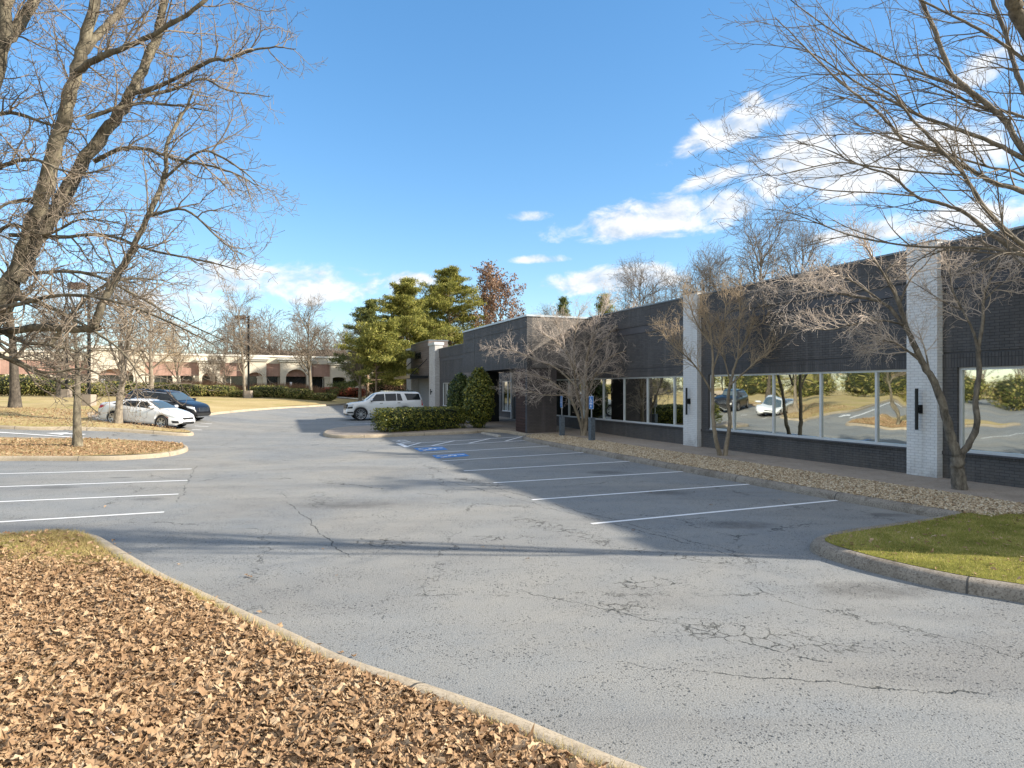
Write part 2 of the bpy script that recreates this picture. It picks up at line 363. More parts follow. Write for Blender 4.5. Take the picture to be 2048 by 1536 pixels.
M['leaf'] = island_mat('dry_oak_leaves', [(0, (0.14, 0.08, 0.043)), (0.25, (0.27, 0.166, 0.09)), (0.55, (0.37, 0.24, 0.135)), (0.85, (0.47, 0.335, 0.205)), (1, (0.60, 0.48, 0.335))], 0.7, trans=0.12, patch=.25)
M['grass_mix'] = island_mat('winter_grass', [(0, (0.16, 0.13, 0.035)), (0.3, (0.38, 0.29, 0.11)), (0.6, (0.5, 0.4, 0.19)), (0.8, (0.24, 0.24, 0.05)), (1, (0.19, 0.24, 0.05))], 0.8, trans=0.15, patch=.55)
M['grass_green'] = island_mat('green_grass', [(0, (0.085, 0.095, 0.02)), (0.3, (0.21, 0.205, 0.05)), (0.48, (0.33, 0.295, 0.085)), (0.65, (0.45, 0.37, 0.15)), (1, (0.56, 0.45, 0.25))], 0.8, trans=0.2, patch=.6)
M['bark'] = bark_mat('lichen_bark', (0.055, 0.048, 0.038), (0.15, 0.13, 0.095), (0.29, 0.26, 0.185))
M['bark_dark'] = bark_mat('grey_bark', (0.075, 0.066, 0.055), (0.18, 0.155, 0.125), (0.32, 0.28, 0.22))
M['bark_pale'] = bark_mat('pale_bark', (0.18, 0.15, 0.115), (0.32, 0.27, 0.20), (0.45, 0.39, 0.30))
M['bark_deep'] = bark_mat('deep_brown_bark', (0.04, 0.035, 0.03), (0.095, 0.08, 0.065), (0.17, 0.15, 0.12))
M['bark_grey'] = bark_mat('grey_tan_bark', (0.12, 0.10, 0.08), (0.23, 0.195, 0.15), (0.34, 0.29, 0.22))
M['bark_crape'] = bark_mat('crape_bark', (0.15, 0.12, 0.085), (0.27, 0.22, 0.16), (0.38, 0.32, 0.24), 5)
M['bark_pine'] = bark_mat('pine_bark', (0.12, 0.085, 0.06), (0.26, 0.19, 0.13), (0.38, 0.30, 0.22))
M['twig'] = plain('twigs', (0.21, 0.17, 0.13), 0.9, var=0.25, scale=2)
M['twig_pale'] = plain('pale_twigs', (0.54, 0.45, 0.375), 0.9, var=0.25, scale=2)
M['twig_tan'] = plain('tan_twigs', (0.40, 0.31, 0.21), 0.9, var=0.25, scale=2)
M['twig_dark'] = plain('dark_twigs', (0.17, 0.14, 0.11), 0.9, var=0.25, scale=2)
M['twig_wood'] = plain('far_twigs', (0.14, 0.112, 0.09), 0.9, var=0.3, scale=0.4)
M['pine'] = island_mat('pine_needles', [(0, (0.06, 0.072, 0.018)), (0.4, (0.19, 0.20, 0.04)), (0.75, (0.34, 0.32, 0.07)), (1, (0.48, 0.43, 0.13))], 0.7, trans=0.25)
M['pine_dark'] = island_mat('dark_pine_needles', [(0, (0.03, 0.05, 0.022)), (0.5, (0.115, 0.14, 0.04)), (1, (0.27, 0.26, 0.075))], 0.7, trans=0.2)
M['holly'] = island_mat('holly_leaves', [(0, (0.014, 0.032, 0.008)), (0.5, (0.05, 0.085, 0.018)), (0.85, (0.11, 0.14, 0.03)), (1, (0.24, 0.24, 0.05))], 0.4, 0.5, trans=0.12)
M['hedge'] = island_mat('hedge_leaves', [(0, (0.02, 0.035, 0.008)), (0.4, (0.08, 0.11, 0.018)), (0.75, (0.21, 0.21, 0.035)), (1, (0.42, 0.37, 0.06))], 0.45, 0.45, trans=0.15)
M['laurel'] = island_mat('shrub_leaves', [(0, (0.035, 0.05, 0.016)), (0.4, (0.13, 0.145, 0.036)), (0.7, (0.27, 0.255, 0.075)), (0.88, (0.40, 0.35, 0.13)), (1, (0.30, 0.19, 0.10))], 0.6, trans=0.2)
M['red_shrub'] = island_mat('red_shrub_leaves', [(0, (0.13, 0.03, 0.02)), (0.5, (0.30, 0.075, 0.045)), (1, (0.48, 0.17, 0.10))], 0.6, trans=0.2)
M['brown_grass'] = island_mat('brown_ornamental_grass', [(0, (0.12, 0.065, 0.035)), (0.5, (0.23, 0.13, 0.075)), (1, (0.34, 0.21, 0.13))], 0.8, trans=0.15)
M['brown_leaf'] = island_mat('clinging_brown_leaves', [(0, (0.13, 0.075, 0.05)), (0.5, (0.27, 0.16, 0.105)), (1, (0.42, 0.27, 0.18))], 0.8, trans=0.2)
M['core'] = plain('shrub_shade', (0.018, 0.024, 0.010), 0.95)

# ------------------------------------------------------------------ ground pieces
def catmull(P, n=8, closed=False):
    P = [np.array(p, float) for p in P]; out = []
    N = len(P); rng = range(N if closed else N - 1)
    for i in rng:
        p1, p2 = P[i], P[(i + 1) % N]
        p0 = P[i - 1] if (closed or i > 0) else 2 * p1 - p2
        p3 = P[(i + 2) % N] if (closed or i < N - 2) else 2 * p2 - p1
        for k in range(n):
            t = k / n
            out.append(0.5 * ((2 * p1) + (-p0 + p2) * t + (2 * p0 - 5 * p1 + 4 * p2 - p3) * t * t + (-p0 + 3 * p1 - 3 * p2 + p3) * t ** 3))
    if not closed: out.append(P[-1])
    return out
def area2(P):
    return 0.5 * sum(P[i][0] * P[(i + 1) % len(P)][1] - P[(i + 1) % len(P)][0] * P[i][1] for i in range(len(P)))
def offset(P, d, closed, side):
    out = []; n = len(P)
    for i in range(n):
        a = P[i - 1] if (closed or i > 0) else P[i]; b = P[(i + 1) % n] if (closed or i < n - 1) else P[i]
        t = np.array(b) - np.array(a); t = t / (np.linalg.norm(t) + 1e-9)
        out.append(np.array(P[i]) + side * d * np.array([-t[1], t[0]]))
    return out
def sheet(name, poly, cell, zf, material, parent=None):
    """a filled outline cut into a grid that follows zf"""
    bm = bmesh.new(); vs = [bm.verts.new((float(p[0]), float(p[1]), 0)) for p in poly]
    for tri in tessellate_polygon([[Vector((float(p[0]), float(p[1]), 0)) for p in poly]]):
        try: bm.faces.new([vs[i] for i in tri])
        except ValueError: pass
    xs = [p[0] for p in poly]; ys = [p[1] for p in poly]
    for ax, lo, hi in ((0, min(xs), max(xs)), (1, min(ys), max(ys))):
        q = lo + cell
        while q < hi:
            co = [0, 0, 0]; no = [0, 0, 0]; co[ax] = q; no[ax] = 1
            bmesh.ops.bisect_plane(bm, geom=bm.verts[:] + bm.edges[:] + bm.faces[:], plane_co=co, plane_no=no); q += cell
    bmesh.ops.recalc_face_normals(bm, faces=bm.faces)
    for v in bm.verts: v.co.z = zf(v.co.x, v.co.y)
    bm.normal_update()
    if sum(f.normal.z for f in bm.faces) < 0: bmesh.ops.reverse_faces(bm, faces=bm.faces[:])
    me = bpy.data.meshes.new(name); bm.to_mesh(me); bm.free(); me.materials.append(material)
    for p in me.polygons: p.use_smooth = True
    return link(bpy.data.objects.new(name, me), parent)
def kerb(name, line, closed, side, material, h=0.15, w=0.17, base=None):
    prof = [(0.0, -0.08), (0.02, h * 0.42), (0.06, h * .8), (0.105, h - 0.012), (0.15, h), (w - 0.012, h - .002), (w, h - 0.015), (w, -0.06)]
    if w < .2: prof = [(0.0, -0.08), (0.014, h * 0.55), (0.04, h - .022), (0.075, h), (w - 0.012, h - .002), (w, h - 0.015), (w, -0.06)]
    L = [np.array(p) for p in line]; arc = [0.0]
    for i in range(1, len(L)): arc.append(arc[-1] + np.linalg.norm(L[i] - L[i - 1]))
    V = []; A = []
    for (d, z) in prof:
        for i, p in enumerate(offset(L, d, closed, side)):
            V.append((p[0], p[1], z + ztf(*L[i]))); A.append(arc[i])
    n = len(L); Fc = []
    for j in range(len(prof) - 1):
        for i in range(n if closed else n - 1):
            Fc.append((j * n + i, j * n + (i + 1) % n, (j + 1) * n + (i + 1) % n, (j + 1) * n + i))
    if side > 0: Fc = [f[::-1] for f in Fc]
    o = np_mesh(name, V, Fc, material, smoothing=True)
    at = o.data.attributes.new('arc', 'FLOAT', 'POINT'); at.data.foreach_set('value', np.array(A, np.float32))
    return o
def inside(px, py, poly):
    """vectorised point in polygon"""
    P = np.array([(p[0], p[1]) for p in poly]); res = np.zeros(len(px), bool); j = len(P) - 1
    for i in range(len(P)):
        c = ((P[i, 1] > py) != (P[j, 1] > py)) & (px < (P[j, 0] - P[i, 0]) * (py - P[i, 1]) / (P[j, 1] - P[i, 1] + 1e-12) + P[i, 0])
        res ^= c; j = i
    return res
def scatter(poly, n, dens=None):
    P = np.array([(p[0], p[1]) for p in poly]); lo = P.min(0); hi = P.max(0); out = []
    got = 0
    while got < n:
        q = RNG.uniform(lo, hi, (n, 2)); q = q[inside(q[:, 0], q[:, 1], poly)]
        if dens is not None: q = q[RNG.random(len(q)) < dens(q[:, 0], q[:, 1])]
        out.append(q); got += len(q)
        if len(out) > 400: break
    return np.concatenate(out)[:n]

# building frame: s runs along the front away from the camera, t out from the front
TH = math.atan(525.0 / 1300.0); U = np.array([-math.sin(TH), math.cos(TH)]); NO = np.array([-math.cos(TH), -math.sin(TH)])
OB = np.array([10.38, 17.1])
def B(s, t): p = OB + s * U + t * NO; return (float(p[0]), float(p[1]))
def s_at(px, t):
    r = (px - CX) / F_PX; q = OB + t * NO
    return float((r * q[1] - q[0]) / (U[0] - r * U[1]))

def road(px, py): return G(px, py)
# asphalt sheet
lot = sheet('car_park', [(-95, -12), (45, -12), (45, 40), (25, 100), (-95, 100)], 2.0, lambda x, y: ztf(x, y), M['asphalt'])
tag(lot, kind='structure')
gr = np_mesh('ground', [(-3000, -600, -0.6), (3000, -600, -0.6), (3000, 3000, -0.6), (-3000, 3000, -0.6)], [(0, 1, 2, 3)], M['lawn'])
tag(gr, kind='structure')

# left foreground island
li = [G(*p) for p in [(1700, 1760), (1420, 1610), (1235, 1541), (1000, 1441), (850, 1388), (700, 1336), (600, 1288), (500, 1241), (400, 1194), (330, 1161), (250, 1113), (220, 1094), (198, 1084), (160, 1079), (80, 1079), (0, 1081), (-150, 1085), (-420, 1095)]]
li = catmull(li, 6)
o = kerb('kerb_stone', li, False, 1, M['kerb'], .15, .24); tag(o, kind='structure')
lin = offset(li, 0.225, False, 1); lin2 = offset(li, 0.31, False, 1)
li_poly = [tuple(p) for p in lin] + [(-14, 1.0), (-6, -3), (6, -3)]
def z_li(x, y):
    return 0.135 + 0.05 * math.sin(x * 0.9 + 1) * math.sin(y * 0.7)  * 0.4 + 0.02 * math.sin(3 * x + y)
o = sheet('leafy_ground', li_poly, 0.35, z_li, M['soilgrass']); tag(o, kind='structure')

# small left island
sm = [G(*p) for p in [(-500, 935), (-250, 928), (0, 922), (200, 921.5), (290, 917.5), (340, 912.5), (368, 906), (377, 900), (366, 894), (330, 889.5), (270, 886), (200, 883.5), (100, 882), (0, 880), (-250, 874), (-500, 868)]]
sm = catmull(sm, 6)
sd = 1 if area2(sm) > 0 else -1
o = kerb('kerb_stone', sm, False, sd, M['kerb']); tag(o, kind='structure')
sm_poly = [tuple(p) for p in offset(sm, 0.165, False, sd)]
o = sheet('island_ground', sm_poly, 0.6, lambda x, y: ztf(x, y) + 0.14 + 0.03 * math.sin(x * 1.3), M['lawn']); tag(o, kind='structure')

# big lawn on the left and behind
near = [G(*p) for p in [(-900, 852), (-400, 855), (0, 857.5), (146, 859.5), (230, 862.5), (300, 867.5), (345, 871), (378, 872)]]
tip = [G(*p) for p in [(388, 869.5), (376, 865.5), (350, 863.5), (300, 857.5), (240, 851), (196, 845)]]
lotback = [G(*p) for p in [(183, 838), (186, 829), (240, 828), (330, 829), (405, 832), (440, 828), (500, 822), (560, 817.5), (610, 814.5), (660, 811.5), (720, 808), (800, 805), (900, 803)]]
lawn_line = catmull(near + tip, 5) + catmull(lotback, 5)
o = kerb('kerb_stone', lawn_line, False, 1, M['kerb']); tag(o, kind='structure')
lawn_in = offset(lawn_line, 0.165, False, 1)
lawn_poly = [tuple(p) for p in lawn_in] + [(30, 96), (30, 150), (-160, 150), (-160, 30), (-94, 30)]
def z_lawn(x, y): return ztf(x, y) + 0.14 + 0.05 * math.sin(x * 0.5 + y * 0.3)*0.5
o = sheet('lawn', lawn_poly, 1.5, z_lawn, M['lawn']); tag(o, kind='structure')
far_road = [(-40, 78.0), (-14, 80), (4, 84), (20, 86), (20, 92), (4, 90), (-14, 86), (-40, 84)]
o = sheet('far_road', far_road, 2.0, lambda x, y: z_lawn(x, y) + 0.05, M['asphalt']); tag(o, kind='structure')

# right grass island
ri = [G(*p) for p in [(5200, 2150), (3500, 1600), (2600, 1320), (2250, 1245), (2048, 1207), (1900, 1182), (1750, 1147), (1668, 1123), (1630, 1109), (1617, 1098), (1632, 1087), (1680, 1075), (1780, 1060), (1850, 1049.5), (1893, 1041.5)]]
ri = catmull(ri, 7)
o = kerb('kerb_stone', ri, False, -1, M['kerb_dark'], 0.16, 0.27); tag(o, kind='structure')
ri_poly = [tuple(p) for p in offset(ri, 0.22, False, -1)] + [B(-4.15, 4.15), B(-4.6, 3.3), B(-5.6, 2.06), B(-22, 2.06), B(-22, 9)]
o = sheet('grass_island', ri_poly, 0.5, lambda x, y: 0.156 + 0.008 * math.sin(x * 1.1 + y), M['greensoil']); tag(o, kind='structure')

# entrance island
ei = [G(*p) for p in [(760, 855.5), (700, 858), (664, 862), (647, 868), (650, 873), (668, 876), (700, 876.5), (760, 875), (800, 873), (880, 870), (940, 867.5), (972, 865), (1004, 865.5), (1030, 869.5), (1056, 874.5)]]
ei = catmull(ei, 6)
o = kerb('kerb_stone', ei, False, 1, M['kerb']); tag(o, kind='structure')
ei_poly = [tuple(p) for p in offset(ei, 0.165, False, 1)] + [B(17.0, 2.06), B(28.2, 2.06), B(28.2, 5.0), B(25.6, 6.4)]
o = sheet('entrance_pavement', ei_poly, 1.0, lambda x, y: ztf(x, y) + 0.145, M['walk']); tag(o, kind='structure')

# kerb, gravel bed and pavement along the front
gk = [B(-4.6, 4.22), B(-3, 4.3), B(-1, 4.4), B(1, 4.45), B(6, 4.45), B(11, 4.45), B(14, 4.42), B(15.6, 4.3), B(16.6, 3.95), B(17.25, 3.4)]
gk = catmull(gk, 6)
o = kerb('kerb_stone', gk, False, -1, M['kerb_dark'], 0.16, 0.26); tag(o, kind='structure')
gb_poly = [tuple(p) for p in offset(gk, 0.20, False, -1)] + [B(17.42, 2.06), B(-5.5, 2.06), B(-4.5, 3.3)]
o = sheet('gravel_bed', gb_poly, 0.8, lambda x, y: 0.135, M['gravel_bed']); tag(o, kind='structure')
o = sheet('pavement', [B(-24, 2.08), B(62, 2.08), B(62, -0.5), B(-24, -0.5)], 2.0, lambda x, y: ztf(x, y) + 0.148, M['walk']); tag(o, kind='structure')

# ------------------------------------------------------------------ painted markings
def strip(a, b, w, z=0.006, seg=2.0):
    a = np.array(a); b = np.array(b); d = b - a; L = np.linalg.norm(d); d /= L; n = np.array([-d[1], d[0]]) * w / 2
    k = max(1, int(L / seg)); V = []; Fc = []
    for i in range(k + 1):
        p = a + d * L * i / k
        for q in (p - n, p + n): V.append((q[0], q[1], ztf(*q) + z))
    for i in range(k): Fc.append((2 * i, 2 * i + 2, 2 * i + 3, 2 * i + 1))
    return V, Fc
def marking(name, strips, material, label, cat, group=None, z=0.006):
    m = MB()
    for a, b, w in strips: m.add(*strip(a, b, w, z))
    o = m.build(name, material); return tag(o, label, cat, group)
stall = [((845, 906.7), (1124, 890.5)), ((884, 922), (1192, 903.6)), ((928, 942), (1278, 921.6)), ((987, 966), (1376, 942.7)), ((1064, 1000), (1515, 967.5)), ((1183, 1048), (1700, 998.5))]
words = ['white stall line between the two blue wheelchair symbols', 'white stall line on the near side of the nearer wheelchair symbol', 'third white stall line from the wheelchair symbols, ending at the gravel kerb', 'third nearest white stall line beside the dark brick offices', 'second nearest white stall line beside the dark brick offices', 'nearest and longest white stall line beside the dark brick offices']
for (a, b), wd in zip(stall, words): marking('stall_line', [(G(*a), G(*b), 0.1)], M['white_paint'], wd, 'parking line', 'stall lines in front of the offices')
lst = [((-300, 955.5), (383, 938)), ((-300, 984), (375, 961)), ((-330, 1018), (357, 988.5)), ((-360, 1066), (328, 1024.5))]
words = ['farthest white stall line on the left, next to the small tree island', 'second white stall line from the small tree island', 'third white stall line from the small tree island', 'white stall line nearest the leaf covered verge']
for (a, b), wd in zip(lst, words): marking('stall_line', [(G(*a), G(*b), 0.1)], M['white_paint'], wd, 'parking line', 'stall lines on the left')
hat = [((800, 887.8), (1044, 873.3), .1), ((814, 894.6), (1069, 880), .1), ((797, 887), (815, 894.6), .22), ((816, 892.5), (842.5, 885.2), .12), ((864, 891.5), (910, 881.4), .12), ((938, 886.6), (981.6, 877), .12), ((1011, 882.2), (1044, 873.4), .12)]
marking('access_aisle', [(G(*a), G(*b), w) for a, b, w in hat], M['white_paint'], 'white hatched access aisle painted beside the wheelchair stalls', 'road marking')
# stalls by the sedan and the far bays
for i, (a, b, wd) in enumerate([((384, 859.5), (410, 860), 'faded white bay line in front of the white sedan'), ((390, 852), (417, 853.5), 'faded white bay line ahead of the dark car, nearer one'), ((400, 846), (424, 848), 'faded white bay line ahead of the dark car, farther one')]):
    marking('stall_line', [(G(*a), G(*b), 0.1)], M['white_paint'], wd, 'parking line', 'bay lines by the parked pair')
for a, b, w_, wd in ((G(692, 848.5), G(745, 847), .12, 'white bay line just in front of the white off-roader'), (G(704, 853), G(745, 852), .12, 'short white bay line between the white off-roader and the hedge'), (G(706, 856), G(714, 858), .3, 'small white painted block left of the clipped hedge')):
    marking('bay_marking', [(a, b, w_)], M['white_paint'], wd, 'road marking', 'markings under the white off-roader')
marking('lane_line', [(G(-700, 856), G(168, 876), .11)], M['white_paint'], 'long white centre line of the side road on the left', 'road marking')
def arrow(label, tail, tip_):
    a = np.array(G(*tail)); b = np.array(G(*tip_)); d = b - a; L = np.linalg.norm(d); d /= L; n = np.array([-d[1], d[0]])
    pts = [a - n * .09, a + d * L * .5 - n * .09, a + d * L * .5 - n * .3, b, a + d * L * .5 + n * .3, a + d * L * .5 + n * .09, a + n * .09]
    o = MB().add([(p[0], p[1], ztf(*p) + 0.009) for p in pts], [tuple(range(7))]).build('lane_arrow', M['white_paint']); tag(o, label, 'road marking', 'lane arrows on the side road')
arrow('white lane arrow pointing left, beyond the centre line', (170, 869), (92, 866.5)); arrow('white lane arrow pointing right, this side of the centre line', (36, 879), (124, 881.3))

def wheelchair(mapf, z, sc):
    """strokes of the access symbol in a unit square, x right, y up"""
    m = MB()
    def st(pts, w):
        for i in range(len(pts) - 1):
            a = np.array(pts[i]); b = np.array(pts[i + 1]); d = b - a; d = d / np.linalg.norm(d); n = np.array([-d[1], d[0]]) * w / 2; e = d * w * .3
            q = [a - n - e, b - n + e, b + n + e, a + n - e]; m.add([mapf(p[0], p[1], z + i * 0.0) for p in q], [(0, 1, 2, 3)])
    m.add([mapf(.42 + .08 * math.cos(a), .87 + .08 * math.sin(a), z) for a in np.linspace(0, 2 * PI, 13)[:-1]], [tuple(range(12))])
    st([(.42, .76), (.45, .45)], .10); z += sc
    st([(.44, .62), (.66, .62)], .08); st([(.45, .46), (.68, .44), (.78, .18), (.88, .2)], .09); z += sc
    st([(.36, .56), (.24, .46), (.2, .32), (.26, .18), (.38, .1), (.52, .12), (.62, .22), (.64, .32)], .085)
    return m
def isa(corners, label):
    c = [np.array(G(*p)) for p in corners]     # far-left, far-right, near-right, near-left
    o = MB().add([(p[0], p[1], 0.006) for p in c], [(0, 1, 2, 3)]).build('access_symbol', M['blue_paint'])
    tag(o, label, 'road marking', 'wheelchair symbols painted on the asphalt')
    def mapf(x, y, z):                          # head of the symbol towards the kerb
        p = (c[0] * (1 - y) + c[1] * y) * (1 - x) + (c[3] * (1 - y) + c[2] * y) * x; return (p[0], p[1], z)
    wheelchair(mapf, 0.010, 0.0012).build('symbol', M['white_paint'], o)
isa([(827, 896.5), (884, 893.5), (896, 899.4), (840, 903)], 'blue and white wheelchair symbol on the asphalt, the one touching the hatched aisle')
isa([(864, 911), (928, 906.8), (939.5, 912), (874, 917)], 'blue and white wheelchair symbol on the asphalt, nearer the camera')
def text_mesh(name, body, size, matx, material, parent=None, extr=0.0, gap=1.0):
    cu = bpy.data.curves.new(name, 'FONT'); cu.body = body; cu.size = size; cu.extrude = extr; cu.space_character = gap; cu.align_x = 'CENTER'; cu.align_y = 'CENTER'
    t = bpy.data.objects.new(name, cu); C.objects.link(t)
    dg = bpy.context.evaluated_depsgraph_get(); me = bpy.data.meshes.new_from_object(t.evaluated_get(dg))
    bpy.data.objects.remove(t); me.name = name; me.transform(matx); me.materials.clear(); me.materials.append(material)
    return link(bpy.data.objects.new(name, me), parent)
vp = np.array(G(801.5, 882.2)); X = -U; Yd = -NO
o = text_mesh('pavement_lettering', 'VAN', 0.95, Matrix(((X[0] * 1.35, Yd[0], 0, vp[0]), (X[1] * 1.35, Yd[1], 0, vp[1]), (0, 0, 1, 0.008), (0, 0, 0, 1))), M['white_paint'])
tag(o, 'small white stencilled lettering on the asphalt by the hatched aisle', 'road marking')

# ------------------------------------------------------------------ the dark brick offices (local x = -s, y = -t)
ANG = math.atan2(-math.cos(TH), math.sin(TH))
ob = thing('office_building', 'long low dark painted brick office building with white pilasters and mirrored windows', 'building', (OB[0], OB[1], 0), ANG)
def bb(m, s0, s1, t0, t1, z0, z1): return m.box(-s1, -s0, -t1, -t0, z0, z1)
WT = -0.2                      # wall plane behind the pilaster fronts
wall, sold, band = MB(), MB(), MB()
HEAD, SILL, TOP = 2.92, 0.83, 6.02
def bay(s0, s1, wins, top=TOP):
    """brickwork of one bay with window openings [(s0,s1)]"""
    e = s0
    for a, b in wins:
        if a > e: bb(wall, e, a, WT - .3, WT, SILL, HEAD)
        e = b
    if e < s1: bb(wall, e, s1, WT - .3, WT, SILL, HEAD)
    bb(wall, s0, s1, WT - .3, WT, -.5, SILL - .09)
    bb(sold, s0, s1, WT - .3, WT + .025, SILL - .09, SILL)
    bb(sold, s0, s1, WT - .3, WT + .004, HEAD, 3.26)
    bb(band, s0, s1, WT - .3, WT - .03, 3.26, 3.31)
    bb(wall, s0, s1, WT - .3, WT, 3.31, 4.86)
    bb(band, s0, s1, WT - .3, WT - .035, 4.86, 4.885)
    bb(band, s0, s1, WT - .3, WT + .012, 4.885, 5.20)
    bb(wall, s0, s1, WT - .3, WT + .055, 5.20, top - .36)
    bb(sold, s0, s1, WT - .3, WT + .06, top - .36, top)
wr = (-9.3, -1.18); wm = (0.12, 8.22); wl = (9.62, 17.0); wp = (17.0, 27.0); wc = (28.25, 30.2); wf = (32.5, 45.2)
bay(-9.5, 0, [(wr[0] + .5, wr[1])]); bay(0, 9.5, [(wm[0], wm[1])]); bay(9.5, 18.5, [(wl[0], 18.5)]); bay(18.5, 31, [(18.5, 24.9), wc]); bay(31, 46.2, [wf])
wall.build('wall', M['brick'], ob); sold.build('soldier_course', M['brick_s'], ob); band.build('stone_band', M['dark_band'], ob)
core = MB(); bb(core, -10.09, 57.5, -24, -.52, -.5, 5.7); core.build('roof', M['roof'], ob)
end = MB(); bb(end, -10.4, -10.1, -24, -.52, -.5, TOP); end.build('end_wall', M['brick'], ob)
for a, b in ((-9.85, -.83), (0.01, 8.62), (9.51, 17.49), (27.83, 46.1)):
    cop = MB(); bb(cop, a, b, WT - .36, WT + .09, TOP, TOP + .05); cop.build('coping', M['coping'], ob)
for s0, s1 in ((-.82, 0), (8.63, 9.5), (-10.4, -9.5)):
    p = MB(); bb(p, s0, s1, WT - .31, 0, -.5, TOP + .1); pil = p.build('pilaster', M['white_brick'], ob)
    p = MB(); bb(p, s0 - .02, s1 + .02, WT - .4, .02, TOP + .1, TOP + .14); p.build('cap', M['dark_band'], pil)
def window(s0, s1, mull, z0=SILL, z1=HEAD, fm=None, gm=None, t=WT - .10, fw=.065, gap=None):
    fr = MB(); bb(fr, s0, s1, t - .06, t + .02, z1 - fw, z1); bb(fr, s0, s1, t - .06, t + .05, z0, z0 + fw)
    cuts = [s0] + sorted(q for q in mull if s0 + .2 < q < s1 - .2) + [s1]
    for i, q in enumerate(cuts):
        a = q if i == 0 else (q - fw if i == len(cuts) - 1 else q - fw / 2)
        bb(fr, a, a + fw, t - .06, t + .018, z0 + fw, z1 - fw)
    o = fr.build('window_frame', fm or M['alu'], ob)
    for i in range(len(cuts) - 1):
        a = cuts[i] + (fw if i == 0 else fw / 2); b = cuts[i + 1] - (fw if i == len(cuts) - 2 else fw / 2)
        g = MB(); bb(g, a - .004, b + .004, t - .045, t - .03 + .004 * ((i * 7) % 3 - 1), z0 + fw - .004, z1 - fw + .004)
        g.build('pane', gm or (M['glass'] if i % 2 else M['glass_b']), o)
    return o
window(wr[0] + .5, wr[1], [-2.74, -4.67, -6.6]); window(0.12, 8.22, [1.13, 3.05, 5.0, 6.93]); window(9.62, 18.45, [10.5, 12.46, 14.4, 16.33])
window(18.55, 24.85, [20.1, 22.0, 23.5]); window(*wc, [29.25]); window(*wf, [34.4, 36.3, 38.2, 40.1, 42.4, 43.9])
for a, b in ((wr[0] + .45, wr[1] + .03), (.02, 8.25), (9.52, 17.4), (28.2, 30.25), (32.45, 45.25)):
    sill = MB(); bb(sill, a, b, WT - .01, WT + .09, SILL - .03, SILL + .004); sill.build('sill', M['dark_band'], ob)
# entrance portico
PT, PB, PL, PR = 3.33, 1.68, 27.8, 17.5
po = MB(); bb(po, PR, PL, PT - .28, PT, 3.78, 4.62); bb(po, PR, PL, PT - .28, PT - .02, 3.74, 3.78); bb(po, PR, PL, PT - .28, PT - .02, 4.62, 4.65); bb(po, PR, PL, PT - .28, PT, 4.65, 5.42)
bb(po, PR, PL, PT - .28, PT - .02, 5.42, 5.45); bb(po, PR, PL, PT - .28, PT, 5.45, 5.97); bb(po, PL - .28, PL, WT + .06, PT - .28, 3.43, 5.97)
port = po.build('portico', M['brick'], ob)
p = MB(); bb(p, PR, PR + .28, WT + .06, PT - .28, 3.43, 5.97); p.build('side_wall', M['lit_taupe'], port)
p = MB(); bb(p, PR, PL, PT - .28, PT + .003, 3.43, 3.74); p.build('soldier_course', M['brick_s'], port)
for s in (19.95, 25.6):
    p = MB(); bb(p, s - .02, s + .02, PT, PT + .008, 3.43, 5.97); p.build('control_joint', M['black_metal'], port)
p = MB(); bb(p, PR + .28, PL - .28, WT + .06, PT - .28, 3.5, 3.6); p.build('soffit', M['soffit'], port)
p = MB(); bb(p, PR - .05, PL + .05, PT - .33, PT + .06, 5.97, 6.06); bb(p, PR - .05, PR + .33, WT + .1, PT - .33, 5.97, 6.06); bb(p, PL - .33, PL + .05, WT + .1, PT - .33, 5.97, 6.06); p.build('coping', M['pale_coping'], port)
p = MB(); bb(p, PR + .05, 19.03, PB, PT - .04, -.4, 3.43); blk = p.build('portico_pier', M['shaded_taupe'], ob)
p = MB(); bb(p, PR + .22, 18.95, PT - .04, PT - .012, .2, 3.4)
for k in range(20): bb(p, PR + .24, 18.93, PT - .012, PT + .012, .25 + k * .157, .25 + k * .157 + .1)
p.build('louvre_panel', M['louvre'], blk)
p = MB(); bb(p, PR + .05, PR + .21, PT - .04, PT - .005, -.1, 3.43); p.build('edge_trim', M['dark_band'], blk)
p = MB(); bb(p, 25.7, PL - .05, PB, PT - .04, -.4, 3.43); blk = p.build('portico_pier', M['black_metal'], ob)  # pier coloured near-black: the shade under the portico put into its colour
p = MB(); bb(p, 25.75, PL - .1, PT - .04, PT - .01, .1, 3.42); p.build('cladding', M['plank'], blk)
p = MB(); bb(p, 27.85, 27.97, WT + .07, WT + .2, .1, 6.3); bb(p, 27.82, 28.0, WT + .08, WT + .24, 5.6, 5.9); p.build('downpipe', M['alu'], ob)
# far entrance tower
T0, T1 = 48.1, 55.4
for s0, s1 in ((46.0, 48.1), (55.4, 57.6)):
    p = MB(); bb(p, s0, s1, -.5, .25, -.3, 6.42); pil = p.build('pilaster', M['grey_brick'], ob)
    p = MB(); bb(p, s0 - .08, s1 + .08, -.6, .33, 6.42, 6.66); p.build('cap', M['alu'], pil)
p = MB(); bb(p, T0, T1, -1.6, .30, 3.62, 6.95); tw = p.build('tower_panel', M['plank'], ob)
p = MB(); bb(p, T0 - .04, T1 + .04, -1.65, .33, 6.95, 7.03); p.build('coping', M['coping'], tw)
p = MB(); bb(p, T0, T1, -1.2, -.9, -.3, 3.62); p.build('entrance_wall', M['grey_brick'], ob)
p = MB(); bb(p, T0 + .2, T1 - .1, .3, 2.05, 3.38, 3.62); can = p.build('canopy', M['black_metal'], ob)
p = MB(); bb(p, T0 + .2, T1 - .1, 2.05, 2.1, 3.36, 3.64); p.build('fascia', M['bronze'], can)
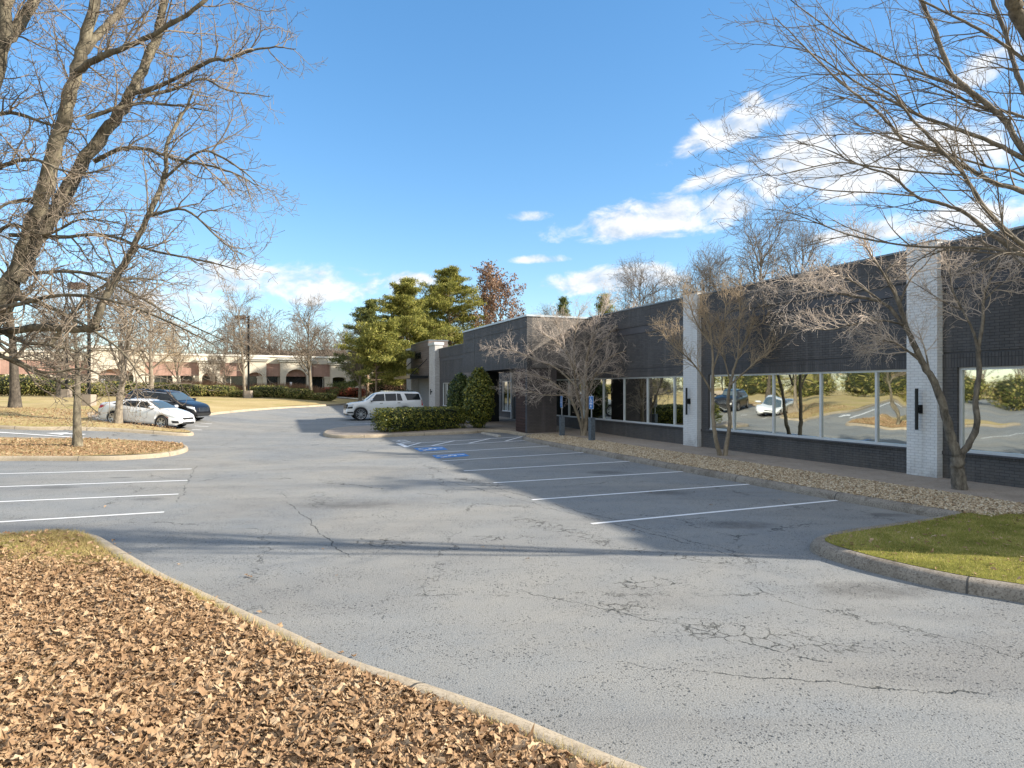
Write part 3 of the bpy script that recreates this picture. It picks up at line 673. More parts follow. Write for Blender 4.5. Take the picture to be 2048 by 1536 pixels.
for s in (T0 + .5, T1 - .4):
    p = MB(); p.bar((-s, -1.95, 3.62), (-s, -.32, 5.2), .07); p.build('strut', M['black_metal'], can)
window(T0 + .9, T1 - .9, [49.6, 50.3, 51.0, 51.7, 52.4, 53.2], .15, 3.0, M['bronze'], M['glass'], t=-.86, fw=.09)
p = MB(); bb(p, T0 + .9, T1 - .9, -.86, -.82, 2.45, 2.53); p.build('transom', M['bronze'], ob)
p = MB(); bb(p, 53.3, 54.4, -.84, -.80, .2, 2.4); dr = p.build('door', M['alu'], ob)
p = MB(); bb(p, 53.5, 54.2, -.81, -.79, .5, 2.2); p.build('pane', M['glass'], dr)
ls = Matrix(((1, 0, 0, -51.95), (0, 0, -1, -.36), (0, 1, 0, 5.62), (0, 0, 0, 1)))
text_mesh('sign_letters', 'LEVEL', 1.0, ls @ Matrix.Diagonal((.86, .92, 1, 1)), M['letter'], ob, .05, 1.12)
p = MB(); bb(p, 50.5, 53.4, .3, .35, 4.98, 5.05); p.build('sign_rule', M['letter'], ob)
for k in (0, 1):
    p = MB(); bb(p, 50.95 + k * 1.25, 51.75 + k * 1.25, .3, .33, 4.60, 4.74); p.build('sign_small_print', M['letter'], ob)
# wall lamps on the pilasters
def lamp(s, t, z, label, k=1.0):
    x, y = B(s, t); o = thing('wall_lamp', label, 'wall lamp', (x, y, z), ANG, 'black bar lamps on the pilasters')
    MB().box(-.07, .07, -.05, 0, -.11 * k, .11 * k).build('backplate', M['black_metal'], o, .008)
    MB().box(-.045, .045, -.11, -.05, -.06, .06).build('arm', M['black_metal'], o)
    MB().lathe([(.035, -.53 * k), (.04, -.52 * k), (.04, .52 * k), (.035, .53 * k)], (.0, -.14, 0), n=14).build('lamp_tube', M['black_metal'], o, sm=False)
lamp(-.38, 0, 1.87, 'black bar lamp on the white pilaster nearest the camera'); lamp(9.1, 0, 1.9, 'black bar lamp on the white pilaster in the middle of the front')
lamp(47.0, .25, 2.1, 'small dark lamp on the right pillar of the far entrance', .5); lamp(56.4, .25, 2.1, 'small dark lamp on the left pillar of the far entrance', .5)

# ------------------------------------------------------------------ small street furniture
M['post_wood'] = plain('painted_timber', (0.105, 0.125, 0.145), 0.7, var=0.3, scale=14, bump=0.3)
M['galv'] = plain('galvanised_steel', (0.42, 0.43, 0.44), 0.45, 0.6)
M['sign_blue'] = plain('sign_blue', (0.03, 0.16, 0.45), 0.4, var=0.05)
M['sign_white'] = plain('sign_white', (0.78, 0.78, 0.8), 0.4, var=0.05)
def access_sign(px, py, rot, label, hpost):
    x, y = G(px, py, .14); o = thing('parking_sign', label, 'sign', (x, y, .13), ANG + rot, 'blue wheelchair signs on timber posts')
    MB().box(-.12, .12, -.11, .11, -.05, hpost).build('timber_post', M['post_wood'], o, .02)
    MB().box(-.02, .02, -.025, .01, hpost, hpost + .98).build('pole', M['galv'], o)
    z0 = hpost + .38
    s = MB().box(-.15, .15, -.045, -.03, z0, z0 + .53).build('sign_panel', M['sign_blue'], o, .004)
    MB().box(-.165, .165, -.03, -.026, z0 - .015, z0 + .545).build('border', M['sign_white'], s)
    wheelchair(lambda a, b, z: (-.13 + a * .26, -.0470 - (z) , z0 + .27 + b * .23), 0.0, 0.0008).build('symbol', M['sign_white'], s)
    for a_, b_, c_, d_ in ((-.11, .11, .19, .22), (-.09, .09, .235, .26), (-.035, .035, .06, .14)): MB().box(a_, b_, -.048, -.046, z0 + c_, z0 + d_).build('small_print', M['sign_white'], s)
access_sign(1183.5, 882, 0.12, 'blue wheelchair sign on a grey timber post right of the spreading tree', 1.02)
access_sign(1124, 871.5, -0.16, 'blue wheelchair sign on a grey timber post left of the spreading tree, turned aside', 1.0)
# wheel stop
a = np.array(G(964, 867)); b = np.array(G(1000, 874.5)); d = (b - a); L = min(np.linalg.norm(d), 2.2); d /= np.linalg.norm(d); c = (a + b) / 2
o = MB(); pr = [(-.09, 0), (-.075, .1), (-.045, .14), (.045, .14), (.075, .1), (.09, 0)]
v = [(k * L / 2, y, z) for k in (-1, 1) for y, z in pr]; o.add(v, [tuple(range(6)), tuple(range(11, 5, -1))] + [(i, (i + 1) % 6, 6 + (i + 1) % 6, 6 + i) for i in range(6)])
o = o.build('wheel_stop', concrete_mat('stop_concrete', (0.4, 0.37, 0.33), (0.48, 0.45, 0.4), (0.22, 0.2, 0.17), 3), None, .012)
o.location = (c[0], c[1], 0.003); o.rotation_euler = (0, 0, math.atan2(d[1], d[0])); tag(o, 'concrete wheel stop lying at the mouth of the entrance walk', 'wheel stop')
# lamp posts and blank signs on the far lawn
def lamp_post(px, y0, d, ztop, label, heads=1):
    x = (px - CX) / F_PX * d; z = z_lawn(x, d); o = thing('street_lamp', label, 'street lamp', (x, d, z))
    MB().box(-.32, .32, -.32, .32, -.1, .75 if heads else .4).build('footing', M['walk'], o, .02)
    MB().box(-.075, .075, -.075, .075, .4, ztop - z).build('pole', M['black_metal'], o)
    h = MB()
    h.box(-1.35, -.35, -.2, .2, ztop - z - .35, ztop - z + .05).box(-.35, .1, -.05, .05, ztop - z - .2, ztop - z - .1)
    h.build('lamp_head', plain('brown_lamp_housing', (0.10, 0.06, 0.045), 0.5), o)
lamp_post(497, 780, 66, 2.4 + (777 - 632) / F_PX * 66, 'tall thin lamp post with a square brown head among bare trees')
lamp_post(178, 815, 44, 9.5, 'lamp post on a square concrete footing behind the white sedan')
lamp_post(133, 790, 58, 8.0, 'dark lamp post in front of the strip mall behind the tall hedge')
def blank_sign(px, py, d, w, h, label):
    x = (px - CX) / F_PX * d; z = z_lawn(x, d); zc = CAMZ + (HY - py) / F_PX * d; o = thing('small_sign', label, 'sign', (x, d, z))
    MB().box(-.03, .03, -.03, .03, -.1, zc - z + h / 2).build('pole', M['galv'], o); MB().box(-w / 2, w / 2, -.05, -.03, zc - z - h / 2, zc - z + h / 2).build('sign_panel', M['sign_white'], o, .005)
blank_sign(206, 764, 66, .45, .62, 'small white sign on a pole in front of the left arch')
blank_sign(582, 769, 84, .3, .6, 'small white sign on a pole in front of the middle arch')

# ------------------------------------------------------------------ strip mall across the lawn
M['stucco'] = plain('cream_stucco', (0.56, 0.51, 0.42), 0.85, var=0.08, scale=0.7)
M['stucco2'] = plain('white_cornice', (0.66, 0.64, 0.58), 0.8, var=0.06)
M['red_brick'] = brick_mat('red_brown_brick', (0.30, 0.18, 0.145), (0.36, 0.225, 0.18), (0.4, 0.33, 0.28), bw=.4, bh=.13)
M['shop_glass'] = plain('dark_shopfront', (0.02, 0.022, 0.024), 0.1, var=0.3, scale=1, spec=0.8)
A0 = np.array([(-20 - CX) / F_PX * 80, 80.0]); A1 = np.array([(840 - CX) / F_PX * 104, 104.0])
ML = float(np.linalg.norm(A1 - A0)); MD = (A1 - A0) / ML; MANG = math.atan2(MD[1], MD[0])
MZ = 1.62
mall = thing('shopping_arcade', 'long cream and red brick shopping arcade with arches across the lawn', 'building', (A0[0], A0[1], MZ), MANG)
def mx(px):
    r = (px - CX) / F_PX; return float((r * A0[1] - A0[0]) / (MD[0] - r * MD[1]))
def mz(px, py): return CAMZ + (HY - py) / F_PX * (A0 + MD * mx(px))[1] - MZ
m = MB().box(-2, ML + 2, .9, 22, -.5, 4.9); m.build('back_wall', M['stucco'], mall)
g = MB().box(-2, ML + 2, .8, .9, -.1, 2.6); g.build('shopfront', M['shop_glass'], mall)
k = 0
while k * 1.6 < ML: MB().box(k * 1.6, k * 1.6 + .08, .72, .8, -.1, 2.6).build('mullion', M['stucco2'], mall); k += 1
br = MB(); br.box(-2, ML + 2, .2, .88, 2.55, 4.4); br.build('brick_frieze', M['red_brick'], mall)
st = MB(); st.box(-2, ML + 2, .1, .9, 4.4, 5.35); st.build('parapet', M['stucco'], mall)
co_ = MB(); co_.box(-2, ML + 2, -.05, 1.0, 5.35, 5.6); co_.build('cornice', M['stucco2'], mall)
for px in (20, 60, 110, 300, 352, 395, 440, 520, 655, 695, 735):
    c = MB(); x = mx(px); c.box(x - .4, x + .4, -.05, .7, -.3, 2.5); c.box(x - .5, x + .5, -.12, .75, 2.3, 2.55); c.build('column', M['stucco'], mall)
def arch_tower(pa, pb, ptop, oa, obx, spring, crown):
    xa, xb, zt_ = mx(pa), mx(pb), mz((pa + pb) / 2, ptop); a, b = mx(oa), mx(obx); c = (a + b) / 2; r = (b - a) / 2
    t = MB(); n = 14
    arc = [(c - r * math.cos(PI * i / n), spring + (crown - spring) * math.sin(PI * i / n)) for i in range(n + 1)]
    t.box(xa, a, -.5, .85, -.3, spring); t.box(b, xb, -.5, .85, -.3, spring)
    for (x0, z0), (x1, z1) in zip(arc[:-1], arc[1:]):
        t.add([(x0, -.5, z0), (x1, -.5, z1), (x1, -.5, zt_), (x0, -.5, zt_), (x0, .85, z0), (x1, .85, z1), (x1, .85, zt_), (x0, .85, zt_)], [(0, 1, 2, 3), (7, 6, 5, 4), (0, 4, 5, 1), (2, 6, 7, 3)])
    t.box(xa, a, -.5, .85, spring, zt_); t.box(b, xb, -.5, .85, spring, zt_)
    o = t.build('arched_tower', M['stucco'], mall)
    q = MB(); q.box(xa - .4, xb + .4, -.9, 1.2, zt_, zt_ + .28); q.box(xa - .2, xb + .2, -.7, 1.1, zt_ - .25, zt_); q.build('cornice', M['stucco2'], o)
    q = MB().box(a, b, .6, .75, -.2, crown); q.build('entrance_glazing', M['shop_glass'], o)
arch_tower(178, 290, 697, 196, 268, 2.3, 3.4); arch_tower(398, 440, 722, 404, 434, 2.2, 3.0); arch_tower(488, 532, 719, 494, 525, 2.3, 3.1); arch_tower(560, 622, 721, 571, 613, 2.3, 3.6)
arch_tower(660, 745, 727, 664, 690, 2.3, 2.5)

# ------------------------------------------------------------------ cars
M['car_white'] = plain('white_paintwork', (0.72, 0.73, 0.74), 0.25, var=0.015, coat=1.0)
M['car_pearl'] = plain('pearl_paintwork', (0.70, 0.70, 0.69), 0.3, var=0.015, coat=1.0)
M['car_black'] = plain('blue_black_paintwork', (0.006, 0.006, 0.008), 0.3, var=0.05, coat=0.45)
M['car_red'] = plain('red_paintwork', (0.35, 0.02, 0.025), 0.25, var=0.05, coat=1.0)
M['car_glass'] = plain('tinted_car_glass', (0.012, 0.015, 0.017), 0.06, var=0.02, spec=0.5)
M['car_glass2'] = plain('windscreen_glass', (0.06, 0.085, 0.10), 0.03, var=0.02, spec=1.0)
M['tyre'] = plain('tyre_rubber', (0.02, 0.02, 0.021), 0.8)
M['rim'] = plain('alloy', (0.55, 0.55, 0.56), 0.3, 0.8)
M['trim'] = plain('black_plastic', (0.02, 0.021, 0.022), 0.5)
M['chrome'] = plain('chrome', (0.65, 0.66, 0.67), 0.12, 1.0)
M['red_lens'] = plain('red_lens', (0.42, 0.015, 0.03), 0.15, spec=0.7)
M['head_lens'] = plain('headlamp_lens', (0.45, 0.48, 0.50), 0.1, spec=0.8)
def make_car(name, label, S, loc, heading, pitch, paint, group=None):
    root = thing(name, label, S['cat'], loc, heading, group); root.rotation_euler = (0, pitch, heading)
    L, Wd, rw = S['L'], S['W'] / 2, S['r']; hl = L / 2; xw = (S['xf'], S['xr']); ra = rw + S['gap']
    xs = set(np.linspace(-hl, hl, 84))
    for x0 in xw:
        for q in np.linspace(-1, 1, 15): xs.add(x0 + ra * q)
        xs.add(x0 - ra - .004); xs.add(x0 + ra + .004)
    xs = np.array(sorted(xs)); xs = xs[(xs >= -hl) & (xs <= hl)]
    def crv(P):
        X_ = np.linspace(-hl, hl, 300); Y_ = np.interp(X_, [p[0] for p in P], [p[1] for p in P])
        k = np.ones(13) / 13; Yp = np.convolve(np.pad(Y_, 6, 'edge'), k, 'valid'); return lambda x: np.interp(x, X_, Yp)
    ftop, fbelt, fw_ = crv(S['top']), crv(S['belt']), crv(S['plan'])
    def section(x):
        zt_ = float(ftop(x)); zb = S['zb']; zbe = min(float(fbelt(x)), zt_ - .012); w = Wd * float(fw_(x))
        for x0 in xw:
            d = abs(x - x0)
            if d < ra: zb = max(zb, rw + math.sqrt(ra * ra - d * d) * S.get('sq', 1.0))
        e = min(1, max(0, (hl - abs(x)) / .25)); zb = zb + (1 - e) * S['lip']
        gh = min(1, max(0, (zt_ - zbe) / .4)); wt = w * (.95 - S['tumble'] * gh); zb = min(zb, zbe - .1)
        z1 = zb + min(.1, (zbe - zb) * .3); z2 = zb + (zbe - zb) * .55; z3 = zbe - min(.07, (zbe - zb) * .2)
        ze = zt_ - .02 - S['edge'] * gh
        ze = max(ze, zbe + .004)
        return [(w * .82, zb + .005), (w * .955, zb), (w * .99, z1), (w * 1.0, z2), (w * .99, z3), (w * .965, zbe), ((w * .965 + wt) / 2 + .025 * gh, (zbe + ze) / 2), (wt, ze), (wt * .86, zt_ - .018 * (.4 + gh)), (wt * .45, zt_ - .004), (0, zt_)]
    secs = [section(x) for x in xs]; n = len(secs[0])
    V = []; Fc = []
    for x, sec in zip(xs, secs):
        V += [(x, -y, z) for y, z in sec] + [(x, y, z) for y, z in sec[::-1][1:]]
    kk = 2 * n - 1
    for i in range(len(xs) - 1):
        for j in range(kk - 1): Fc.append((i * kk + j, (i + 1) * kk + j, (i + 1) * kk + j + 1, i * kk + j + 1))
    mb = MB(); mb.add(V, Fc); mb.add(V[:kk], [tuple(range(kk))]); mb.add(V[-kk:], [tuple(range(kk))[::-1]])
    body = mb.build('body', paint, root, sm=True)
    bm = bmesh.new(); bm.from_mesh(body.data); bmesh.ops.remove_doubles(bm, verts=bm.verts, dist=.0005); bmesh.ops.recalc_face_normals(bm, faces=bm.faces)
    bm.to_mesh(body.data); bm.free()
    for p in body.data.polygons: p.use_smooth = len(p.vertices) == 4
    MB().box(-hl + .35, hl - .35, -Wd * .78, Wd * .78, S['zb'] + .02, S['zb'] + .55).build('underbody', M['trim'], root)
    def yz(x, z):
        sec = section(x); ys = [p[0] for p in sec[1:9]]; zs = [p[1] for p in sec[1:9]]; return float(np.interp(z, zs, ys))
    def patch(nm, bl, br, tl, tr, material, off=.006, parent=None, side=None, nx=14, nz=6, thick=False):
        for sg in ((-1, 1) if side is None else (side,)):
            V = []; Fc = []
            for j in range(nz + 1):
                v = j / nz
                for i in range(nx + 1):
                    u = i / nx; x = (bl[0] * (1 - v) + tl[0] * v) * (1 - u) + (br[0] * (1 - v) + tr[0] * v) * u
                    z = (bl[1] * (1 - v) + tl[1] * v) * (1 - u) + (br[1] * (1 - v) + tr[1] * v) * u
                    V.append((x, sg * (yz(x, z) + off), z))
            for j in range(nz):
                for i in range(nx): q = j * (nx + 1) + i; Fc.append((q, q + 1, q + nx + 2, q + nx + 1)[::sg])
            o = np_mesh(nm, V, Fc, material, parent if not isinstance(parent, dict) else parent[sg], smoothing=True)
            yield sg, o
    def deck(nm, x0, x1, k0, k1, material, off=.008):
        """windscreen or rear window lying on the body between two stations"""
        V = []; Fc = []; nx, ny = 10, 12
        for i in range(nx + 1):
            x = x0 + (x1 - x0) * i / nx; sec = section(x)[7:]; kq = k0 + (k1 - k0) * i / nx
            ym = sec[0][0] * kq
            for j in range(ny + 1):
                y = -ym + 2 * ym * j / ny; z = float(np.interp(abs(y), [q[0] for q in sec[::-1]], [q[1] for q in sec[::-1]])); V.append((x, y, z + off))
        for i in range(nx):
            for j in range(ny): q = i * (ny + 1) + j; Fc.append((q, q + ny + 1, q + ny + 2, q + 1))
        return np_mesh(nm, V, Fc, material, root, smoothing=True)
    deck('windscreen', *S['ws'], M['car_glass2']); deck('rear_window', *S['rw'], M['car_glass'])
    for bl, br_, tl, tr in S['windows']:
        for _ in patch('side_window', bl, br_, tl, tr, M['car_glass'], .007, root): pass
    if S.get('chrome'):
        for bl, br_, tl, tr in S['chrome']:
            for _ in patch('window_trim', bl, br_, tl, tr, M['chrome'], .010, root, nx=30, nz=1): pass
    for bl, br_, tl, tr in S['doors']:
        for sg, d in patch('door', bl, br_, tl, tr, paint, .004, root):
            hx = tl[0] * .75 + tr[0] * .25 if S['xf'] > 0 else tr[0]; hz = tl[1] - .1; y = sg * (yz(hx, hz) + .02)
            MB().box(hx - .1, hx + .1, y - .02, y + .02, hz - .015, hz + .015).build('handle', S['handle'], d, .006)
    for nm, mt, bl, br_, tl, tr in S['lamps']:
        for _ in patch(nm, bl, br_, tl, tr, mt, .008, root, nx=8, nz=4): pass
    for sg in (-1, 1):
        x, z = S['mirror']; y = yz(x, z)
        o = MB().box(x - .09, x + .10, sg * (y + .09), sg * (y + .27), z + .02, z + .17).build('mirror', S.get('mirror_mat', paint), root, .03, True)
        MB().box(x - .03, x + .04, sg * (y - .03), sg * (y + .12), z - .01, z + .06).build('bracket', M['trim'], o)
    for nm, mt, (x0, x1, y0, y1, z0, z1) in S['boxes']: MB().box(x0, x1, y0, y1, z0, z1).build(nm, mt, root, .015)
    for nm, mt, (x0, x1, y0, y1, z0, z1) in S.get('rails', []):
        for sg in (-1, 1): MB().box(x0, x1, sg * y0, sg * y1, z0, z1).build(nm, mt, root, .01)
    for x0 in xw:
        for sg in (-1, 1):
            y = sg * (Wd - .115); w = empty('wheel', root, (x0, y, rw)); tw_ = .115
            MB().lathe([(rw * .66, -tw_), (rw * .93, -tw_), (rw * .985, -tw_ * .75), (rw, -tw_ * .4), (rw, tw_ * .4), (rw * .985, tw_ * .75), (rw * .93, tw_), (rw * .66, tw_), (rw * .66, -tw_)], axis='y', n=32, cap=False).build('tyre', M['tyre'], w, sm=True)
            rm = MB(); ri_ = rw * S['rimk']
            rm.lathe([(ri_ * .88, sg * .05), (ri_ * .9, sg * .112), (ri_ * 1.0, sg * .118), (ri_ * 1.0, sg * .05)], axis='y', n=32, cap=False)
            rm.lathe([(.001, sg * .1), (ri_ * .2, sg * .1), (ri_ * .22, sg * .08)], axis='y', n=16, cap=False)
            for q in range(S['spokes']):
                for dq in (-.13, .13):
                    a = 2 * PI * q / S['spokes'] + dq; a2 = 2 * PI * q / S['spokes'] + dq * 1.7
                    rm.bar((ri_ * .15 * math.cos(a), sg * .096, ri_ * .15 * math.sin(a)), (ri_ * .92 * math.cos(a2), sg * .106, ri_ * .92 * math.sin(a2)), .03, .035, up=(0, 1, 0))
            rm.build('rim', M['rim'], w)
            MB().lathe([(.001, sg * .03), (rw * .66, sg * .03)], axis='y', n=24, cap=False).build('brake_disc', M['trim'], w)
    return root
sedan = dict(cat='car', L=4.63, W=1.80, r=.325, gap=.045, xf=1.40, xr=-1.30, zb=.20, lip=.14, tumble=.27, edge=.05, rimk=.70, spokes=5, handle=M['car_white'],
    top=[(-2.315, .70), (-2.29, .98), (-2.1, 1.07), (-1.75, 1.10), (-1.25, 1.24), (-.75, 1.355), (-.25, 1.41), (.15, 1.40), (.55, 1.30), (1.22, .985), (1.5, .94), (1.9, .84), (2.2, .70), (2.29, .55), (2.315, .42)],
    belt=[(-2.315, .66), (-2.2, .93), (-1.7, 1.01), (-.8, .975), (.3, .935), (1.2, .90), (1.7, .82), (2.1, .70), (2.25, .55), (2.315, .40)],
    plan=[(-2.315, .74), (-2.15, .88), (-1.8, .96), (-1.2, 1), (1.2, 1), (1.8, .95), (2.1, .86), (2.25, .74), (2.315, .60)],
    ws=(1.18, .42, .93, .90), rw=(-.85, -1.7, .88, .86),
    windows=[((.0, .99), (.92, .965), (.06, 1.29), (.40, 1.27)), ((-.85, 1.015), (-.05, .99), (-.72, 1.27), (.0, 1.30)), ((-1.42, 1.05), (-.92, 1.03), (-1.12, 1.16), (-.80, 1.25))],
    doors=[((-.02, .30), (1.02, .30), (-.02, .955), (1.02, .905)), ((-.98, .30), (-.05, .30), (-1.1, .98), (-.05, .957))],
    lamps=[('tail_lamp', M['red_lens'], (-2.25, .74), (-1.86, .84), (-2.22, .96), (-1.78, .93)), ('headlamp', M['head_lens'], (1.72, .66), (2.2, .57), (1.66, .74), (2.16, .66)), ('fog_lamp_recess', M['trim'], (1.98, .32), (2.24, .32), (1.92, .44), (2.22, .45)), ('side_marker', M['red_lens'], (1.62, .60), (1.76, .57), (1.62, .64), (1.76, .61)), ('rear_vent', M['trim'], (-2.24, .44), (-2.06, .40), (-2.24, .56), (-2.06, .53))],
    mirror=(.86, .95), boxes=[('grille', M['trim'], (2.20, 2.325, -.42, .42, .50, .60)), ('lower_grille', M['trim'], (2.2, 2.325, -.5, .5, .26, .40)), ('rear_bumper', M['trim'], (-2.32, -2.15, -.6, .6, .22, .38)), ('licence_plate', M['sign_white'], (-2.335, -2.30, -.22, .22, .62, .74))])
suv = dict(cat='car', L=4.70, W=1.92, r=.37, gap=.055, xf=1.47, xr=-1.40, zb=.26, lip=.16, tumble=.22, edge=.06, rimk=.74, spokes=7, handle=M['car_black'],
    top=[(-2.35, .75), (-2.31, 1.10), (-2.12, 1.36), (-1.86, 1.60), (-1.3, 1.66), (-.3, 1.68), (.3, 1.64), (.62, 1.53), (1.22, 1.15), (1.6, 1.09), (2.0, 1.00), (2.25, .86), (2.33, .66), (2.35, .5)],
    belt=[(-2.35, .72), (-2.2, 1.08), (-1.5, 1.10), (0, 1.07), (1.2, 1.04), (1.9, .95), (2.2, .80), (2.35, .48)],
    plan=[(-2.35, .80), (-2.1, .93), (-1.6, 1), (1.5, 1), (1.95, .95), (2.2, .86), (2.35, .68)],
    ws=(1.18, .52, .93, .90), rw=(-1.95, -2.25, .86, .88),
    windows=[((.06, 1.13), (.98, 1.10), (.10, 1.52), (.46, 1.49)), ((-.82, 1.13), (.0, 1.13), (-.74, 1.54), (.04, 1.53)), ((-1.42, 1.14), (-.9, 1.13), (-1.10, 1.45), (-.84, 1.52)), ((-2.05, 1.17), (-1.42, 1.16), (-1.84, 1.47), (-1.16, 1.50))],
    chrome=[((-1.48, 1.105), (1.02, 1.075), (-1.48, 1.13), (1.02, 1.10)), ((-1.46, 1.13), (-1.42, 1.13), (-1.08, 1.52), (-1.04, 1.52)), ((-1.06, 1.525), (.40, 1.51), (-1.06, 1.55), (.40, 1.535))],
    doors=[((.0, .42), (1.05, .42), (.0, 1.08), (1.05, 1.05)), ((-1.0, .42), (-.04, .42), (-1.1, 1.10), (-.04, 1.085))],
    lamps=[('tail_lamp', M['red_lens'], (-2.26, 1.02), (-2.05, 1.06), (-2.16, 1.25), (-2.02, 1.28)), ('headlamp', M['head_lens'], (1.9, .80), (2.25, .72), (1.84, .90), (2.2, .86)), ('wheel_arch_trim', M['trim'], (1.95, .30), (2.25, .34), (1.93, .42), (2.24, .46))],
    mirror=(.92, 1.10), boxes=[('grille', M['chrome'], (2.22, 2.36, -.45, .45, .58, .82)), ('front_skid_plate', M['chrome'], (2.1, 2.37, -.55, .55, .26, .34)), ('lower_grille', M['trim'], (2.2, 2.355, -.6, .6, .36, .52)), ('rear_bumper', M['trim'], (-2.36, -2.2, -.7, .7, .3, .5))],
    rails=[('roof_rail', M['trim'], (-1.6, .2, .62, .66, 1.655, 1.70))])
big = dict(cat='car', L=5.18, W=2.04, r=.42, gap=.06, xf=1.66, xr=-1.29, zb=.36, lip=.08, tumble=.15, edge=.05, rimk=.76, spokes=6, handle=M['chrome'], sq=.95,
    top=[(-2.59, .75), (-2.57, 1.15), (-2.46, 1.62), (-2.36, 1.82), (-2.2, 1.87), (-1.0, 1.91), (.1, 1.90), (.55, 1.84), (.75, 1.74), (1.30, 1.31), (1.5, 1.27), (2.1, 1.21), (2.42, 1.12), (2.53, .98), (2.58, .72), (2.59, .5)],
    belt=[(-2.59, .72), (-2.5, 1.14), (-2.2, 1.24), (0, 1.23), (1.2, 1.19), (2.2, 1.08), (2.45, .98), (2.59, .48)],
    plan=[(-2.59, .90), (-2.4, .97), (-2.0, 1), (1.9, 1), (2.3, .97), (2.5, .88), (2.59, .78)],
    ws=(1.27, .72, .94, .92), rw=(-2.40, -2.53, .86, .9),
    windows=[((.08, 1.27), (1.02, 1.25), (.10, 1.74), (.62, 1.72)), ((-.72, 1.27), (.02, 1.27), (-.70, 1.76), (.04, 1.75)), ((-1.14, 1.27), (-.77, 1.27), (-1.0, 1.74), (-.75, 1.76)), ((-2.38, 1.32), (-1.45, 1.30), (-2.28, 1.73), (-1.27, 1.76))],
    doors=[((.04, .52), (1.12, .52), (.04, 1.22), (1.12, 1.20)), ((-.90, .52), (.0, .52), (-1.16, 1.24), (.0, 1.225))],
    lamps=[('tail_lamp', M['red_lens'], (-2.56, .92), (-2.44, .92), (-2.54, 1.30), (-2.44, 1.32)), ('headlamp', M['head_lens'], (2.16, .96), (2.46, .93), (2.12, 1.08), (2.42, 1.06)), ('headlamp', M['trim'], (2.2, .80), (2.52, .78), (2.18, .93), (2.48, .91)), ('fog_lamp_recess', M['trim'], (2.16, .48), (2.52, .48), (2.14, .58), (2.54, .58))],
    mirror=(.96, 1.24), mirror_mat=M['chrome'], boxes=[('grille', M['trim'], (2.46, 2.575, -.78, .78, .78, 1.06)), ('grille_bar', M['chrome'], (2.5, 2.59, -.8, .8, .91, .94)), ('front_valance', M['trim'], (2.25, 2.56, -.8, .8, .34, .46)), ('rear_bumper', M['car_pearl'], (-2.66, -2.45, -.9, .9, .42, .66))],
    rails=[('roof_rail', M['chrome'], (-1.9, .1, .70, .75, 1.90, 1.955))])
def place_car(fn, name, label, S, center, heading, paint, drop=0.0, group=None, pitch=None):
    x, y = center; h = np.array([math.cos(heading), math.sin(heading)])
    if pitch is None:
        za = ztf(*(np.array(center) + h * S['xf'])); zb_ = ztf(*(np.array(center) + h * S['xr'])); pitch = -math.atan2(za - zb_, S['xf'] - S['xr'])
    return make_car(name, label, S, (x, y, ztf(x, y) + .005 + drop), heading, pitch, paint, group)
place_car(0, 'parked_sedan', 'white sedan parked nose down behind the small bare tree', sedan, ((294 - CX) / F_PX * 34.2, 34.2), R(-7), M['car_white'], group='parked cars')
place_car(0, 'parked_crossover', 'blue black crossover parked beyond the white sedan', suv, ((334 - CX) / F_PX * 38.4, 38.4), R(-9), M['car_black'], group='parked cars')
place_car(0, 'parked_off_roader', 'big white off-roader parked beyond the clipped hedge', big, ((767 - CX) / F_PX * 44.6, 44.6), R(180 + 21), M['car_pearl'], group='parked cars')

# ------------------------------------------------------------------ bare trees
class Acc:
    def __init__(s): s.b = {}
    def add(s, P, Rr, k): s.b.setdefault((len(P), k), []).append((np.asarray(P), np.asarray(Rr)))
    def arrays(s):
        Vs, Fs, off = [], [], 0
        for (n, k), L in s.b.items():
            P = np.stack([q[0] for q in L]); Rr = np.stack([q[1] for q in L]); m = len(P)
            T = np.gradient(P, axis=1); T /= np.linalg.norm(T, axis=2, keepdims=True) + 1e-9
            ref = np.eye(3)[np.argmin(np.abs(T).max(1), 1)][:, None, :] + np.zeros_like(T)
            A = np.cross(T, ref); A /= np.linalg.norm(A, axis=2, keepdims=True) + 1e-9; Bn = np.cross(T, A)
            a = np.arange(k) * 2 * PI / k
            V = P[:, :, None] + Rr[:, :, None, None] * (np.cos(a)[:, None] * A[:, :, None] + np.sin(a)[:, None] * Bn[:, :, None])
            i = np.arange(n - 1)[:, None] * k; j = np.arange(k)[None]; j2 = (j + 1) % k
            f = np.stack([i + j, i + j2, i + k + j2, i + k + j], -1).reshape(-1, 4)
            Fs.append((f[None] + (np.arange(m) * n * k)[:, None, None]).reshape(-1, 4) + off)
            Vs.append(V.reshape(-1, 3)); off += m * n * k
        return np.concatenate(Vs), np.concatenate(Fs)
    def build(s, name, material, parent): return np_mesh(name, *s.arrays(), material, parent, smoothing=True)
def unit(v): return v / (np.linalg.norm(v) + 1e-9)
def poly(p, d, L, n, wig, up, rng):
    out = [p]; st = L / n; N = rng.normal(size=(n, 3)) * wig; d = d.copy()
    for i in range(n):
        d = d + N[i]; d[2] += up; d = d / math.sqrt(d[0] * d[0] + d[1] * d[1] + d[2] * d[2] + 1e-9); p = p + d * st; out.append(p)
    return np.array(out)
def side_dir(T, ang, rng, flat=0.0):
    q = rng.normal(size=3); q[2] *= 1 - flat; q = q - T * q.dot(T); q = unit(q); return math.cos(ang) * T + math.sin(ang) * q
